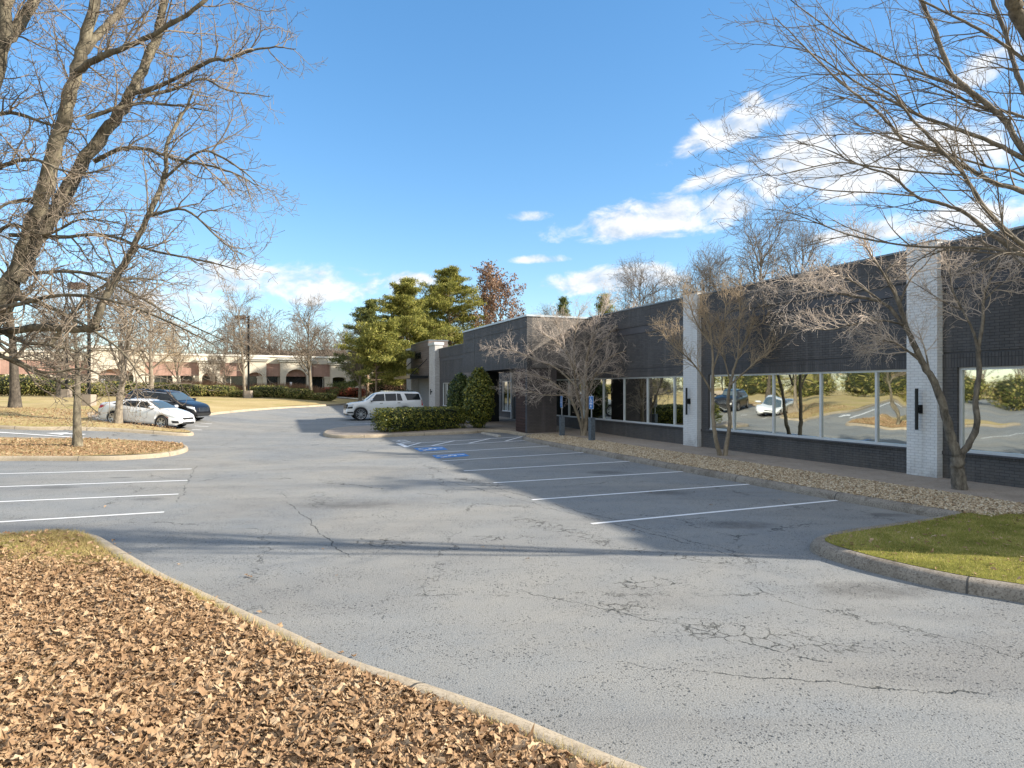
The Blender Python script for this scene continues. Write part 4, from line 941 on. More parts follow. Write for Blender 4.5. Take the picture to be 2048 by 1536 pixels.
def sprout(tr, P, Rr, lv, S, rng):
    """side branches of one branch; S[lv] describes the children"""
    if lv >= len(S): return
    s = S[lv]; seg = np.linalg.norm(np.diff(P, axis=0), axis=1); L = seg.sum(); n = len(P) - 1
    cnt = s['n'] if 'n' in s else max(1, int(L * s['dens'] + rng.random()))
    for i in range(cnt):
        t = s['t0'] + (1 - s['t0']) * (i + rng.random()) / cnt; t = min(t, .995)
        q = t * n; a = int(q); fr = q - a; p = P[a] * (1 - fr) + P[a + 1] * fr; T = unit(P[a + 1] - P[a]); r = Rr[a] * (1 - fr) + Rr[a + 1] * fr
        d = side_dir(T, R(rng.uniform(*s['ang'])), rng, s.get('flat', 0))
        if 'pull' in s: d = unit(d + np.array(s['pull']))
        Lc = rng.uniform(*s['len']) * (1 - s.get('fall', .4) * t) * (L if s.get('rel') else 1)
        rc = min(r * .75, s['r'] * (1 - .4 * t)); m = s['seg']
        Q = poly(p, d, Lc, m, s['wig'], s['up'], rng); Rc = np.linspace(rc, max(s.get('tip', .002), rc * .28), m + 1)
        tr[0 if s.get('limb') else 1].add(Q, Rc, s['k'])
        sprout(tr, Q, Rc, lv + 1, S, rng)
def finish(name, label, base, tr, mt, mc, group=None, cat='tree', origin=None):
    o = thing(name, label, cat, base, 0, group); b = np.array(base)
    V, Fc = tr[0].arrays(); np_mesh('trunk', V - b, Fc, mt, o, smoothing=True)
    V, Fc = tr[1].arrays(); np_mesh('crown', V - b, Fc, mc, o, smoothing=True)
    return o
def limb(tr, pts, r0, r1, S, rng, k=10, lv=0, spawn=True):
    P = np.array(catmull(pts, 5)); t = np.linspace(0, 1, len(P)); Rr = r0 + (r1 - r0) * t
    wob = rng.normal(size=(len(P), 3)) * r0 * .10; wob[0] = 0; P = P + wob
    tr[0].add(P, Rr * (1 + .06 * rng.normal(size=len(P))), k)
    if spawn: sprout(tr, P, Rr, lv, S, rng)

# the big mottled tree at the left edge
rng = np.random.default_rng(11); tr = (Acc(), Acc()); D = 8.6
def w(px, py, dd=0.0): return W(px, py, D + dd)
S1 = [dict(dens=4.6, t0=.12, ang=(35, 75), len=(.5, 1.5), fall=.35, r=.015, seg=7, wig=.17, up=.02, k=5, pull=(.22, 0, .02)),
      dict(dens=9.5, t0=.12, ang=(30, 65), len=(.22, .62), fall=.4, r=.0066, seg=5, wig=.22, up=.015, k=4),
      dict(dens=13, t0=.12, ang=(30, 70), len=(.07, .24), fall=.3, r=.0042, seg=3, wig=.28, up=.03, k=3, tip=.0034)]
S1b = [dict(S1[0], len=(.35, 1.0), dens=5.2)] + S1[1:]
base_l = np.array([*(w(-95, 0)[:2]), .12])
limb(tr, [base_l, w(-85, 900), w(-60, 760), w(-25, 650), w(22, 570)], .24, .15, S1, rng, 12, spawn=False)
limb(tr, [w(18, 575), w(50, 500), w(85, 395, -.1), (w(112, 290, -.2)), w(140, 195, -.3), w(163, 105, -.3), w(190, 0, -.3), w(212, -160, -.3)], .108, .052, S1, rng)
limb(tr, [w(160, 110, -.3), w(205, 60, -.1), w(240, 20, .1), w(300, -80, .3)], .055, .035, S1, rng, 8)
limb(tr, [w(150, 150, -.3), w(180, 125, -.5), w(215, 108, -.7), w(262, 90, -.8), w(330, 55, -.9), w(400, 10, -1.0), w(450, -50, -1.0)], .042, .018, S1, rng, 8)
limb(tr, [w(32, 560), w(75, 480, .1), w(120, 405, .2), w(172, 312, .3), w(230, 240, .4), w(262, 188, .4), w(300, 110, .5), w(320, 55, .5), w(338, -60, .5)], .102, .046, S1, rng)
limb(tr, [w(262, 188, .4), w(320, 172, .3), w(420, 122, .2), w(455, 120, .1), w(500, 102, 0), w(550, 94, 0), w(592, 98, 0)], .033, .006, S1b, rng, 6)
limb(tr, [w(276, 195, .4), w(350, 178, .6), w(405, 158, .7), w(460, 182, .8), w(540, 193, .9)], .028, .006, S1b, rng, 6)
limb(tr, [w(172, 236, 0), w(235, 216, .1), w(290, 206, .2), w(360, 212, .2), w(430, 224, .3)], .034, .006, S1b, rng, 6)
limb(tr, [w(190, 322, .3), w(240, 298, .1), w(290, 298, .0), (w(350, 318, 0)), w(420, 332, -.1), w(470, 348, -.1), w(516, 372, -.1)], .034, .006, S1b, rng, 6)
limb(tr, [w(-60, 668, .3), w(20, 662, .2), w(80, 655, 0), w(150, 658, -.2), w(200, 656, -.3)], .055, .045, S1b, rng, 9, spawn=False)
limb(tr, [w(188, 656, -.3), w(206, 605, -.3), w(232, 555, -.2), w(258, 510, -.2), w(292, 440, -.2), w(330, 350, -.1), w(334, 290, -.1), w(365, 230, 0), w(388, 180, 0)], .055, .014, S1, rng, 8)
limb(tr, [w(325, 360, -.1), w(395, 305, -.3), w(440, 312, -.4), w(490, 345, -.4), w(518, 372, -.4)], .02, .005, S1b, rng, 6)
limb(tr, [w(296, 432, -.2), w(370, 420, -.4), w(430, 470, -.5), w(470, 505, -.5)], .02, .005, S1b, rng, 6)
limb(tr, [w(-90, 640, -.2), w(-70, 420, -.3), w(-30, 220, -.3), w(8, 75, -.3), w(18, -80, -.3)], .11, .065, S1, rng, 10)
limb(tr, [w(2, 90, -.3), w(45, 42, -.1), w(75, -30, 0)], .075, .06, S1, rng, 8)
for pts in ([(-30, 640), (40, 682), (100, 690), (160, 706), (205, 724)], [(-20, 600), (60, 600), (150, 640), (240, 700), (300, 780)], [(0, 560), (80, 545), (180, 548), (270, 590), (360, 640), (470, 690)],
            [(20, 470), (120, 474), (210, 470), (300, 500), (400, 520), (480, 540)], [(-20, 700), (60, 740), (130, 770), (200, 830)], [(-40, 500), (20, 450), (90, 470), (160, 440), (240, 445)],
            [(-60, 380), (10, 330), (70, 320), (140, 345), (220, 340)], [(-60, 250), (20, 225), (100, 250), (170, 260)], [(100, 690), (170, 600), (240, 560), (330, 560)], [(-60, 700), (30, 720), (90, 745), (180, 740), (260, 800)],
            [(-60, 620), (30, 610), (120, 590), (220, 600), (330, 640), (430, 690)], [(-40, 440), (40, 400), (120, 430), (200, 420), (300, 420)]):
    dz = rng.uniform(-1.2, 1.2); limb(tr, [w(px, py, dz * i / 3) for i, (px, py) in enumerate(pts)], rng.uniform(.022, .038), .006, S1b, rng, 6)
finish('mottled_tree', 'big mottled bare tree with forked leaning limbs at the left edge', tuple(base_l), tr, M['bark'], M['twig'], 'bare trees')

# the big tree reaching in from the right edge
rng = np.random.default_rng(12); tr = (Acc(), Acc()); D = 8.2
S2 = [dict(dens=2.6, t0=.18, ang=(22, 50), len=(.7, 1.9), fall=.45, r=.012, seg=8, wig=.10, up=.004, k=5, pull=(-.32, 0, .03)),
      dict(dens=4.2, t0=.2, ang=(22, 50), len=(.25, .75), fall=.4, r=.0062, seg=5, wig=.15, up=.01, k=4, pull=(-.15, 0, .02)),
      dict(dens=9.0, t0=.2, ang=(25, 60), len=(.08, .26), fall=.3, r=.0036, seg=3, wig=.2, up=.03, k=3, tip=.0027)]
base_r = np.array([w(2560, 0)[0], D, .12])
limb(tr, [base_r, w(2560, 1000), w(2556, 800), w(2545, 650), w(2525, 480), w(2500, 300), w(2470, 60), w(2440, -200)], .085, .04, S2, rng, 10, spawn=False)
RL = [([(2530, 600), (2300, 600), (2120, 540), (2048, 510), (1985, 470), (1930, 425), (1885, 408), (1830, 392), (1780, 350), (1720, 330), (1650, 298), (1590, 285)], .058, .005),
      ([(2520, 560), (2250, 600), (2110, 540), (2048, 492), (1998, 445), (1962, 405), (1928, 350), (1880, 296), (1830, 245), (1790, 195), (1730, 155), (1660, 80)], .055, .005),
      ([(2480, 640), (2230, 470), (2048, 384), (1990, 366), (1930, 334), (1882, 305), (1815, 288), (1780, 250), (1740, 210), (1680, 165), (1620, 105), (1550, 35)], .052, .005),
      ([(2450, 600), (2230, 420), (2048, 318), (1985, 285), (1905, 255), (1840, 232), (1790, 205), (1720, 168), (1650, 122), (1590, 90)], .052, .005),
      ([(2400, 640), (2190, 440), (2048, 300), (2010, 240), (1950, 190), (1905, 150), (1880, 90), (1860, 40), (1830, -30), (1800, -90)], .06, .02),
      ([(2400, 600), (2150, 330), (2048, 180), (2028, 125), (2008, 60), (1985, 0), (1960, -80)], .05, .02),
      ([(2400, 560), (2170, 240), (2048, 50), (2028, 0), (2010, -60)], .11, .08),
      ([(1950, 190), (1880, 160), (1800, 130), (1720, 90), (1660, 58), (1600, 15), (1560, -20)], .026, .004),
      ([(2530, 600), (2250, 560), (2048, 510), (1961, 496), (1823, 492), (1706, 472), (1636, 446), (1580, 425), (1528, 418)], .034, .003),
      ([(2480, 660), (2250, 470), (2048, 352), (1980, 335), (1900, 310), (1800, 270), (1720, 268), (1640, 270), (1590, 262)], .03, .003),
      ([(2420, 560), (2220, 340), (2048, 235), (1960, 215), (1880, 175), (1800, 150), (1700, 150), (1620, 150), (1560, 170)], .03, .003),
      ([(2350, 480), (2180, 240), (2048, 120), (1960, 60), (1880, 20), (1800, -20)], .035, .01),
      ([(1928, 350), (1850, 345), (1760, 335), (1680, 325), (1600, 340), (1540, 350), (1495, 312)], .02, .003),
      ([(1830, 392), (1740, 385), (1650, 380), (1580, 365), (1520, 345)], .016, .003),
      ([(2060, 540), (2020, 500), (2000, 420), (1990, 340), (1960, 290)], .02, .004)]
for i, (pts, r0, r1) in enumerate(RL):
    dz = rng.uniform(-1.0, 1.0); limb(tr, [w(px, py, dz * j / len(pts)) for j, (px, py) in enumerate(pts)], r0 * .72, r1, S2, rng, 8)
finish('arching_tree', 'big bare tree whose long limbs arch in at the upper right', tuple(base_r), tr, M['bark_dark'], M['twig_dark'], 'bare trees')

# three small trees in the gravel bed
CS = [dict(dens=5.4, t0=.25, ang=(25, 60), len=(.5, 1.3), fall=.35, r=.016, seg=7, wig=.16, up=.015, k=5),
      dict(dens=9.5, t0=.12, ang=(25, 60), len=(.25, .7), fall=.35, r=.0075, seg=5, wig=.2, up=.02, k=4),
      dict(dens=12, t0=.12, ang=(25, 65), len=(.08, .28), fall=.3, r=.0048, seg=3, wig=.25, up=.02, k=3, tip=.0038)]
rng = np.random.default_rng(21); tr = (Acc(), Acc()); x, y = G(1918, 980, .13); D = y; base = (x, y, .1)
CSl = [dict(CS[0], pull=(-.35, 0, .05))] + CS[1:]
limb(tr, [np.array(base), w(1916, 940), w(1914, 905)], .155, .13, CS, rng, 12, spawn=False)
limb(tr, [w(1914, 910), w(1900, 865), w(1888, 820), w(1868, 765), w(1842, 720), w(1815, 660), w(1797, 600), w(1780, 565)], .105, .035, CSl, rng, 10, spawn=False)
limb(tr, [w(1916, 915), w(1940, 885), w(1954, 845), w(1950, 800), w(1958, 745), w(1955, 690)], .075, .05, CS, rng, 9, spawn=False)
limb(tr, [w(1955, 700), w(1966, 640), w(1968, 590), w(1990, 540), w(2005, 500)], .042, .015, CS, rng, 8)
limb(tr, [w(1955, 695), w(1945, 660), w(1925, 620), w(1905, 580), w(1900, 540), w(1896, 490)], .032, .01, CS, rng, 8)
for pts, r0 in (([(1815, 662), (1770, 608), (1705, 592), (1650, 580), (1590, 560), (1545, 570)], .045), ([(1790, 590), (1765, 545), (1735, 500), (1715, 470)], .03), ([(1780, 565), (1772, 540), (1800, 520), (1830, 500)], .028),
                ([(1808, 650), (1760, 640), (1700, 650), (1650, 660), (1600, 650)], .025), ([(1846, 728), (1800, 690), (1765, 680)], .03), ([(1860, 750), (1850, 700), (1838, 665)], .022), ([(1838, 712), (1810, 700), (1770, 672), (1766, 690)], .02),
                ([(1760, 600), (1700, 560), (1650, 548), (1590, 590)], .022), ([(1800, 605), (1820, 560), (1850, 530), (1870, 500)], .022), ([(1968, 600), (2000, 570), (2040, 545)], .02), ([(1925, 620), (1890, 605), (1850, 580), (1820, 560)], .016)):
    dz = rng.uniform(-.7, .7); limb(tr, [w(px, py, dz * i / 3) for i, (px, py) in enumerate(pts)], r0, .007, CSl if pts[-1][0] < 1800 else CS, rng, 7)
finish('ornamental_tree', 'nearest small bare tree in the gravel bed, forked low before the white pilaster', base, tr, M['bark_dark'], M['twig_pale'], 'small trees in the gravel bed')
rng = np.random.default_rng(22); tr = (Acc(), Acc()); x, y = G(1446, 912, .13); D = y; base = (x, y, .1)
CU = [dict(CS[0], dens=6.0, up=.05, ang=(18, 50), pull=(0, 0, .25), len=(.6, 1.5))] + [dict(CS[1], up=.06), dict(CS[2], up=.04)]
for pts, r0, r1 in (([(1440, 912), (1432, 880), (1427, 840), (1425, 780), (1426, 720), (1420, 660), (1410, 600)], .085, .02), ([(1450, 912), (1454, 880), (1460, 845), (1456, 800), (1462, 760), (1476, 715), (1500, 660), (1520, 610)], .085, .02),
                    ([(1427, 790), (1400, 745), (1375, 715), (1345, 690), (1325, 660)], .035, .01), ([(1426, 740), (1440, 690), (1450, 630), (1455, 580)], .035, .01), ([(1460, 770), (1500, 735), (1535, 700), (1560, 650)], .035, .01),
                    ([(1476, 715), (1478, 660), (1480, 610), (1485, 575)], .03, .01), ([(1422, 690), (1395, 650), (1380, 610), (1375, 580)], .03, .01), ([(1460, 760), (1440, 700), (1400, 660)], .03, .01), ([(1500, 660), (1530, 640), (1545, 600)], .02, .008)):
    dz = rng.uniform(-.6, .9); P = [w(px, py, dz * i / 3) for i, (px, py) in enumerate(pts)]
    if pts[0][1] == 912: P[0][2] = .08
    limb(tr, P, r0, r1, CU, rng, 8, spawn=pts[0][1] != 912)
    if pts[0][1] == 912: sprout(tr, np.array(P[4:]), np.linspace(.04, .02, len(P[4:])), 0, CU, rng)
finish('ornamental_tree', 'twin stemmed bare crape myrtle with upright tan twigs by the middle pilaster', base, tr, M['bark_crape'], M['twig_tan'], 'small trees in the gravel bed')
rng = np.random.default_rng(23); tr = (Acc(), Acc()); x, y = G(1165, 872, .13); D = y; base = (x, y, .1)
CF = [dict(CS[0], dens=6.4, flat=.55, len=(.7, 1.6), up=.005, ang=(25, 60)), dict(CS[1], flat=.4, dens=8.5, up=.01), dict(CS[2], dens=9, r=.0062, tip=.0045)]
for pts, r0, r1 in (([(1165, 872), (1162, 850), (1150, 815), (1135, 790), (1105, 765), (1070, 750), (1030, 745)], .10, .012), ([(1168, 872), (1172, 840), (1174, 790), (1172, 730), (1180, 690), (1200, 650)], .11, .015),
                    ([(1166, 860), (1163, 820), (1152, 775), (1145, 730), (1120, 690), (1080, 665)], .06, .012), ([(1173, 800), (1190, 750), (1220, 715), (1260, 700), (1310, 690)], .05, .01), ([(1170, 780), (1150, 730), (1150, 670), (1160, 620)], .05, .012),
                    ([(1172, 740), (1200, 690), (1235, 650), (1270, 620)], .045, .01), ([(1150, 770), (1110, 735), (1060, 715), (1020, 700), (985, 700)], .045, .008), ([(1145, 735), (1120, 665), (1110, 640)], .035, .01),
                    ([(1176, 760), (1210, 745), (1250, 750), (1290, 740)], .03, .008), ([(1135, 790), (1090, 790), (1050, 780), (1020, 775)], .03, .008), ([(1172, 735), (1185, 670), (1210, 620), (1215, 600)], .035, .01)):
    dz = rng.uniform(-1.5, 1.5); P = [w(px, py, dz * i / 4) for i, (px, py) in enumerate(pts)]
    if pts[0][1] == 872: P[0][2] = .08
    limb(tr, P, r0, r1, CF, rng, 8)
finish('ornamental_tree', 'wide spreading bare tree with fine pinkish twigs between the two blue signs', base, tr, M['bark_crape'], M['twig_pale'], 'small trees in the gravel bed')

# generic bare trees
def bare(rng, H, r0, spread, first=.25, nb=13, vase=(28, 58), fine=1.0, lean=(0, 0), th=.004, trunk_to=.85):
    tr = (Acc(), Acc()); k = H / 8.0
    P = poly(np.zeros(3), unit(np.array([lean[0], lean[1], 1.0])), H * trunk_to, 10, .045, .03, rng); Rr = np.linspace(r0, r0 * .12, 11); Rr[0] *= 1.25
    tr[0].add(P, Rr, 9)
    S = [dict(n=nb, t0=first, ang=vase, len=(.6 * spread, 1.0 * spread), fall=.45, r=r0 * .45, seg=8, wig=.09, up=.045, k=6, limb=1, tip=.008 * k),
         dict(dens=3.0 / k * fine, t0=.15, ang=(25, 55), len=(.9 * k, 1.9 * k), fall=.45, r=r0 * .16, seg=6, wig=.13, up=.03, k=4, tip=th * 1.4),
         dict(dens=4.2 / k * fine, t0=.15, ang=(25, 60), len=(.35 * k, .95 * k), fall=.35, r=th * 2.2, seg=4, wig=.17, up=.03, k=3, tip=th),
         dict(dens=4.6 / k * fine, t0=.2, ang=(25, 65), len=(.15 * k, .5 * k), fall=.3, r=th * 1.5, seg=3, wig=.2, up=.03, k=3, tip=th * .8)]
    sprout(tr, P, Rr, 0, S, rng); return tr
def plant_tree(name, label, x, y, z, tr, mt, mc, rot=0.0, sc=1.0, group='bare trees'):
    o = thing(name, label, 'tree', (x, y, z), rot, group); o.scale = (sc, sc, sc)
    V, Fc = tr[0].arrays(); np_mesh('trunk', V, Fc, mt, o, smoothing=True)
    V, Fc = tr[1].arrays(); np_mesh('crown', V, Fc, mc, o, smoothing=True); return o
def at(px, d): return (px - CX) / F_PX * d
r_ = np.random.default_rng
x, y = G(155, 893, .14); plant_tree('lawn_tree', 'slim grey barked bare tree standing on the small kerbed island', x, y, ztf(x, y) + .1, bare(r_(31), 6.6, .17, 3.0, .42, 13, (35, 75), 1.3, th=.0045), M['bark'], M['twig'])
x, y = G(236, 846, .14); plant_tree('lawn_tree', 'vase shaped pale bare tree hiding the rear wheel of the white sedan', x, y, ztf(x, y) + .1, bare(r_(32), 8.2, .19, 4.2, .24, 16, (22, 48), 1.2, th=.0055), M['bark_grey'], M['twig'])
x = at(30, 40); plant_tree('lawn_tree', 'stout dark trunked bare tree on the lawn at the left edge', x, 40, z_lawn(x, 40), bare(r_(33), 10.5, .31, 5.2, .28, 18, (30, 65), 1.2, th=.006), M['bark_deep'], M['twig'])
for i, (px, d, H, r0, sp, lb) in enumerate([(490, 66, 10.8, .17, 4.2, 'slender bare tree beside the tall square headed lamp post'), (622, 72, 11.2, .22, 5.6, 'round headed pale bare tree before the middle arch of the arcade'), (303, 58, 8.6, .24, 4.4, 'pale trunked bare tree rising above the roof of the dark car'),
                                       (450, 72, 5.2, .1, 2.6, 'small twiggy bare tree among the brown grasses'), (425, 76, 4.8, .1, 2.4, 'smallest twiggy bare tree left of the brown grasses'), (118, 60, 7.5, .2, 4.2, 'bare tree behind the tall hedge at far left'), (720, 76, 9.0, .2, 3.6, 'bare tree left of the lower pine'), (360, 74, 8.2, .17, 4.4, 'tan bare tree between the brick wing and the dark car')]):
    x = at(px, d); plant_tree('lawn_tree', lb, x, d, z_lawn(x, d) if d < 78 else 1.6, bare(r_(40 + i), H, r0, sp, .22, 15, (25, 55), 1.3, th=.0078), M['bark_grey'], M['twig_tan' if i in (2, 7) else 'twig'])
for i, (px, d, H, r0, sp, lb) in enumerate([(1300, 62, 14.0, .22, 5.5, 'bare tree leaning left behind the roof beside the middle pilaster'), (1395, 58, 13.8, .22, 5.2, 'dense bare tree rising behind the roof above the middle pilaster'), (1508, 56, 16.2, .3, 5.6, 'taller fan shaped bare tree behind the roof'), (1588, 54, 16.0, .32, 5.4, 'fan shaped bare tree behind the roof, nearest the right limbs'), (1450, 66, 14.8, .2, 4.6, 'thin bare tree between the two fan shaped trees and the dense one'),
                                            (1120, 84, 12.5, .2, 3.6, 'faint bare tree behind the portico roof'), (1345, 70, 14.6, .2, 4.2, 'wispy bare tree farthest behind the roof'), (1245, 70, 10.4, .18, 4.0, 'low bare tree just clearing the roof left of the pilaster')]):
    x = at(px, d); plant_tree('roofline_tree', lb, x, d, 0.6, bare(r_(60 + i), H, r0, sp, .38, 17, (20, 50), 1.5, lean=(-.15 if i == 0 else 0, 0), th=.0085), M['bark_dark'], M['twig_dark'])
# the far wood reads as one grey brown mass
FW = (Acc(), Acc()); protos = [bare(r_(80 + i), 12, .2, 5, .2, 15, (20, 55), .75, th=.020) for i in range(4)]
PA = [(*p[0].arrays(), *p[1].arrays()) for p in protos]; Vs, Fs, off = [], [], 0; rng = r_(5)
for i in range(170):
    px = rng.uniform(-150, 1010); d = rng.uniform(122, 185); west = i >= 120; sc = rng.uniform(.75, 1.25) * (1.25 if 440 < px < 720 else .92); a = rng.uniform(0, 2 * PI); q = PA[i % 4]
    for V, Fc in ((q[0], q[1]), (q[2], q[3])):
        V2 = V * sc; V2 = np.stack([V2[:, 0] * math.cos(a) - V2[:, 1] * math.sin(a), V2[:, 0] * math.sin(a) + V2[:, 1] * math.cos(a), V2[:, 2]], 1) + ([-95 - (d - 122) * .6, -40 + (i - 120) * 2.7, 0.0] if west else [at(px, d), d, 1.0])
        Vs.append(V2); Fs.append(Fc + off); off += len(V2)
tag(np_mesh('far_wood', np.concatenate(Vs), np.concatenate(Fs), M['twig_wood']), 'bare grey brown wood beyond the shopping arcade', 'woodland', kind='stuff')
hill = MB(); n = 40
prof = [(at(-400 + 40 * i, 190), 190, 8.5 + 3.5 * math.sin(i * .35) + 1.2 * math.sin(i * 1.3) + (4 if 20 < i < 30 else 0)) for i in range(n)]
v = [(x, y, -1) for x, y, z in prof] + [(x, y + 30, z) for x, y, z in prof] + [(x, y + 160, z * .8) for x, y, z in prof]
o = np_mesh('wooded_hill', v, [(i, i + 1, n + i + 1, n + i) for i in range(n - 1)] + [(n + i, n + i + 1, 2 * n + i + 1, 2 * n + i) for i in range(n - 1)], ground_mat('hill_wood', [(0.3, (0.10, 0.08, 0.065)), (0.5, (0.19, 0.155, 0.125)), (0.7, (0.26, 0.215, 0.175))], .25, 1.2, .6)); tag(o, kind='structure')

# ------------------------------------------------------------------ foliage by leaf
def leaves(C0, size, rng, up=0.3, asp=.55, nrm=None):
    """rhombic leaves at points C0 -> quads"""
    n = len(C0); d = rng.normal(size=(n, 3)); d[:, 2] += up; d /= np.linalg.norm(d, axis=1, keepdims=True)
    q = rng.normal(size=(n, 3))
    if nrm is not None: q = np.cross(d, nrm + .5 * q)
    else: q = np.cross(d, q)
    q /= np.linalg.norm(q, axis=1, keepdims=True) + 1e-9
    s = size * rng.uniform(.6, 1.3, (n, 1)); a = d * s * .5; b = q * s * asp * .5
    V = np.stack([C0 - a, C0 + b - a * .1, C0 + a, C0 - b - a * .1], 1).reshape(-1, 3); return V, np.arange(4 * n).reshape(n, 4)
def blob(mesh_r, squash, rng, rough=.16, seg=20):
    pass
def noise3(P, rng, f=1.0):
    out = np.zeros(len(P))
    for _ in range(7):
        k = rng.normal(size=3) * f * 2.2; out += np.sin(P @ k + rng.uniform(0, 6.28))
    return out / 7
def shrub(name, label, base, shape, n, size, material, rng, cat='shrub', group=None, rot=0.0, core=.82, stems=4, f=1.0, lk=1.0):
    """shape(points on unit sphere) -> local radius vectors; leaves lie in a shell round a shaded core"""
    o = thing(name, label, cat, base, rot, group)
    d = rng.normal(size=(n, 3)); d /= np.linalg.norm(d, axis=1, keepdims=True)
    P = shape(d); lump = 1 + lk * (.13 * noise3(d * 3, r_(3), f) + .10 * noise3(d * 8, r_(4), f))
    ctr = P.mean(0) * 0; ctr[2] = (P[:, 2].max() + P[:, 2].min()) / 2
    k = (1.05 - .34 * rng.random(n) ** 1.6)[:, None] * lump[:, None]; Q = ctr + (P - ctr) * k
    V, Fc = leaves(Q, size, rng, .25, nrm=d); np_mesh('foliage', V, Fc, material, o)
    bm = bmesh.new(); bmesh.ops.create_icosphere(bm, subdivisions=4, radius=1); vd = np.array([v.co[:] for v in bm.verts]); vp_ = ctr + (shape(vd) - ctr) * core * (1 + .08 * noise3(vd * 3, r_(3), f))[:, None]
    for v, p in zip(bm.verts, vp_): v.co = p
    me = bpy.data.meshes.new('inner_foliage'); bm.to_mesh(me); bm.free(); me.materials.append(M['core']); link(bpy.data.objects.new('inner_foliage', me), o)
    if stems:
        a = Acc()
        for i in range(stems):
            p = np.array([rng.uniform(-.5, .5) * P[:, 0].max() * .8, rng.uniform(-.5, .5) * P[:, 1].max() * .6, -.08]); a.add(poly(p, unit(np.array([rng.normal() * .3, rng.normal() * .3, 1])), max(.3, P[:, 2].max() * .5), 5, .15, 0, rng), np.linspace(.025, .012, 6), 5)
        a.build('stem', M['bark_crape'], o)
    return o
def box_shape(lx, ly, z0, z1, p=5.0):
    def f(d):
        q = np.abs(d) ** p; r = (q.sum(1)) ** (-1 / p); P = d * r[:, None]
        return np.stack([P[:, 0] * lx / 2, P[:, 1] * ly / 2, z0 + (z1 - z0) * (P[:, 2] + 1) / 2], 1)
    return f
def cone_shape(rad, z0, z1):
    def f(d):
        t = (d[:, 2] + 1) / 2; rr = rad * np.clip(np.sin(PI * np.clip(t, 0, 1) ** .86) ** .55, .0, 1); h = np.hypot(d[:, 0], d[:, 1]) + 1e-9
        return np.stack([d[:, 0] / h * rr, d[:, 1] / h * rr, z0 + (z1 - z0) * t], 1)
    return f
rng = r_(91)
p0, p1 = np.array(B(20.9, 9.9)), np.array(B(22.25, 5.45)); c = (p0 + p1) / 2; d = p1 - p0; L = float(np.linalg.norm(d))
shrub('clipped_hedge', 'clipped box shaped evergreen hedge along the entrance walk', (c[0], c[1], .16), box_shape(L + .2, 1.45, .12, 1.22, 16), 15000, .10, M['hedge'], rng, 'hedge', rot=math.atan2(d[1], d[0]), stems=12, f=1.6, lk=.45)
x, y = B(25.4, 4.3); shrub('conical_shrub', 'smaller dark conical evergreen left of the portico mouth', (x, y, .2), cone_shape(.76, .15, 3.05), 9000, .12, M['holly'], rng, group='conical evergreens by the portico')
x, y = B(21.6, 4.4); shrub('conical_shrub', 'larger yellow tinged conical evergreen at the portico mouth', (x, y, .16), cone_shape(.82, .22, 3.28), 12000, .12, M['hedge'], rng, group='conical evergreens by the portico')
HW = [(30, 66, 7.5, 3.4, 2.1, 'laurel', 'tall green hedge clump at the far left edge of the lawn'), (95, 66, 6.0, 3.0, 1.8, 'laurel', 'green hedge clump left of the slim trunk'), (168, 64, 4.5, 2.4, 1.3, 'laurel', 'green hedge clump behind the slim trunk'), (232, 66, 5.5, 2.6, 1.5, 'laurel', 'green hedge clump behind the white sedan'),
      (305, 68, 5.0, 2.6, 1.35, 'laurel', 'green hedge clump above the dark car'), (368, 69, 5.2, 2.6, 1.25, 'laurel', 'green hedge clump right of the dark car'), (430, 70, 4.6, 2.6, 1.2, 'laurel', 'green hedge clump left of the lamp post'),
      (538, 70, 4.4, 2.4, 1.25, 'laurel', 'green hedge clump right of the lamp post'), (590, 70, 3.6, 2.4, 1.1, 'laurel', 'green hedge clump left of the round headed tree'), (490, 68, 3.2, 1.6, .7, 'laurel', 'low yellow green bush at the foot of the lamp post'), (640, 70, 3.2, 1.8, .8, 'laurel', 'low bush right of the round headed tree'),
      (672, 88, 4.0, 2.2, 1.25, 'red_shrub', 'red leaved shrub in front of the arcade, left one'), (702, 89, 3.8, 2.2, 1.25, 'red_shrub', 'red leaved shrub in front of the arcade, right one')]
for i, (px, d, lx, ly, h, mt, lb) in enumerate(HW):
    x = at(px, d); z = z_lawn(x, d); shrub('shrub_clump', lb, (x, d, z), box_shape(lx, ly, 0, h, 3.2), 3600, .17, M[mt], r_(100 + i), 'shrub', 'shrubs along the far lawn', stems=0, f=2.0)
for i, (px, d, lx, h, lb) in enumerate([(395, 76, 9.5, 1.9, 'mound of brown ornamental grass left of the lamp post'), (555, 78, 10.5, 1.7, 'mound of brown ornamental grass before the middle arch')]):
    x = at(px, d); rng = r_(120 + i); n = 5200; P = np.stack([rng.uniform(-lx / 2, lx / 2, n), rng.uniform(-1.2, 1.2, n), np.zeros(n)], 1); hh = h * (1 - .35 * (np.abs(P[:, 0]) / lx * 2) ** 3) * rng.uniform(.55, 1.05, n)
    dx = rng.normal(size=n) * .18; dy = rng.normal(size=n) * .18; wd = .03
    V = np.stack([P + [wd, 0, 0], P - [wd, 0, 0], P + np.stack([dx, dy, hh], 1)], 1).reshape(-1, 3)
    o = thing('grass_mound', lb, 'ornamental grass', (x, d, z_lawn(x, d)), 0, 'brown grass mounds'); np_mesh('foliage', V, np.arange(3 * n).reshape(n, 3), M['brown_grass'], o)

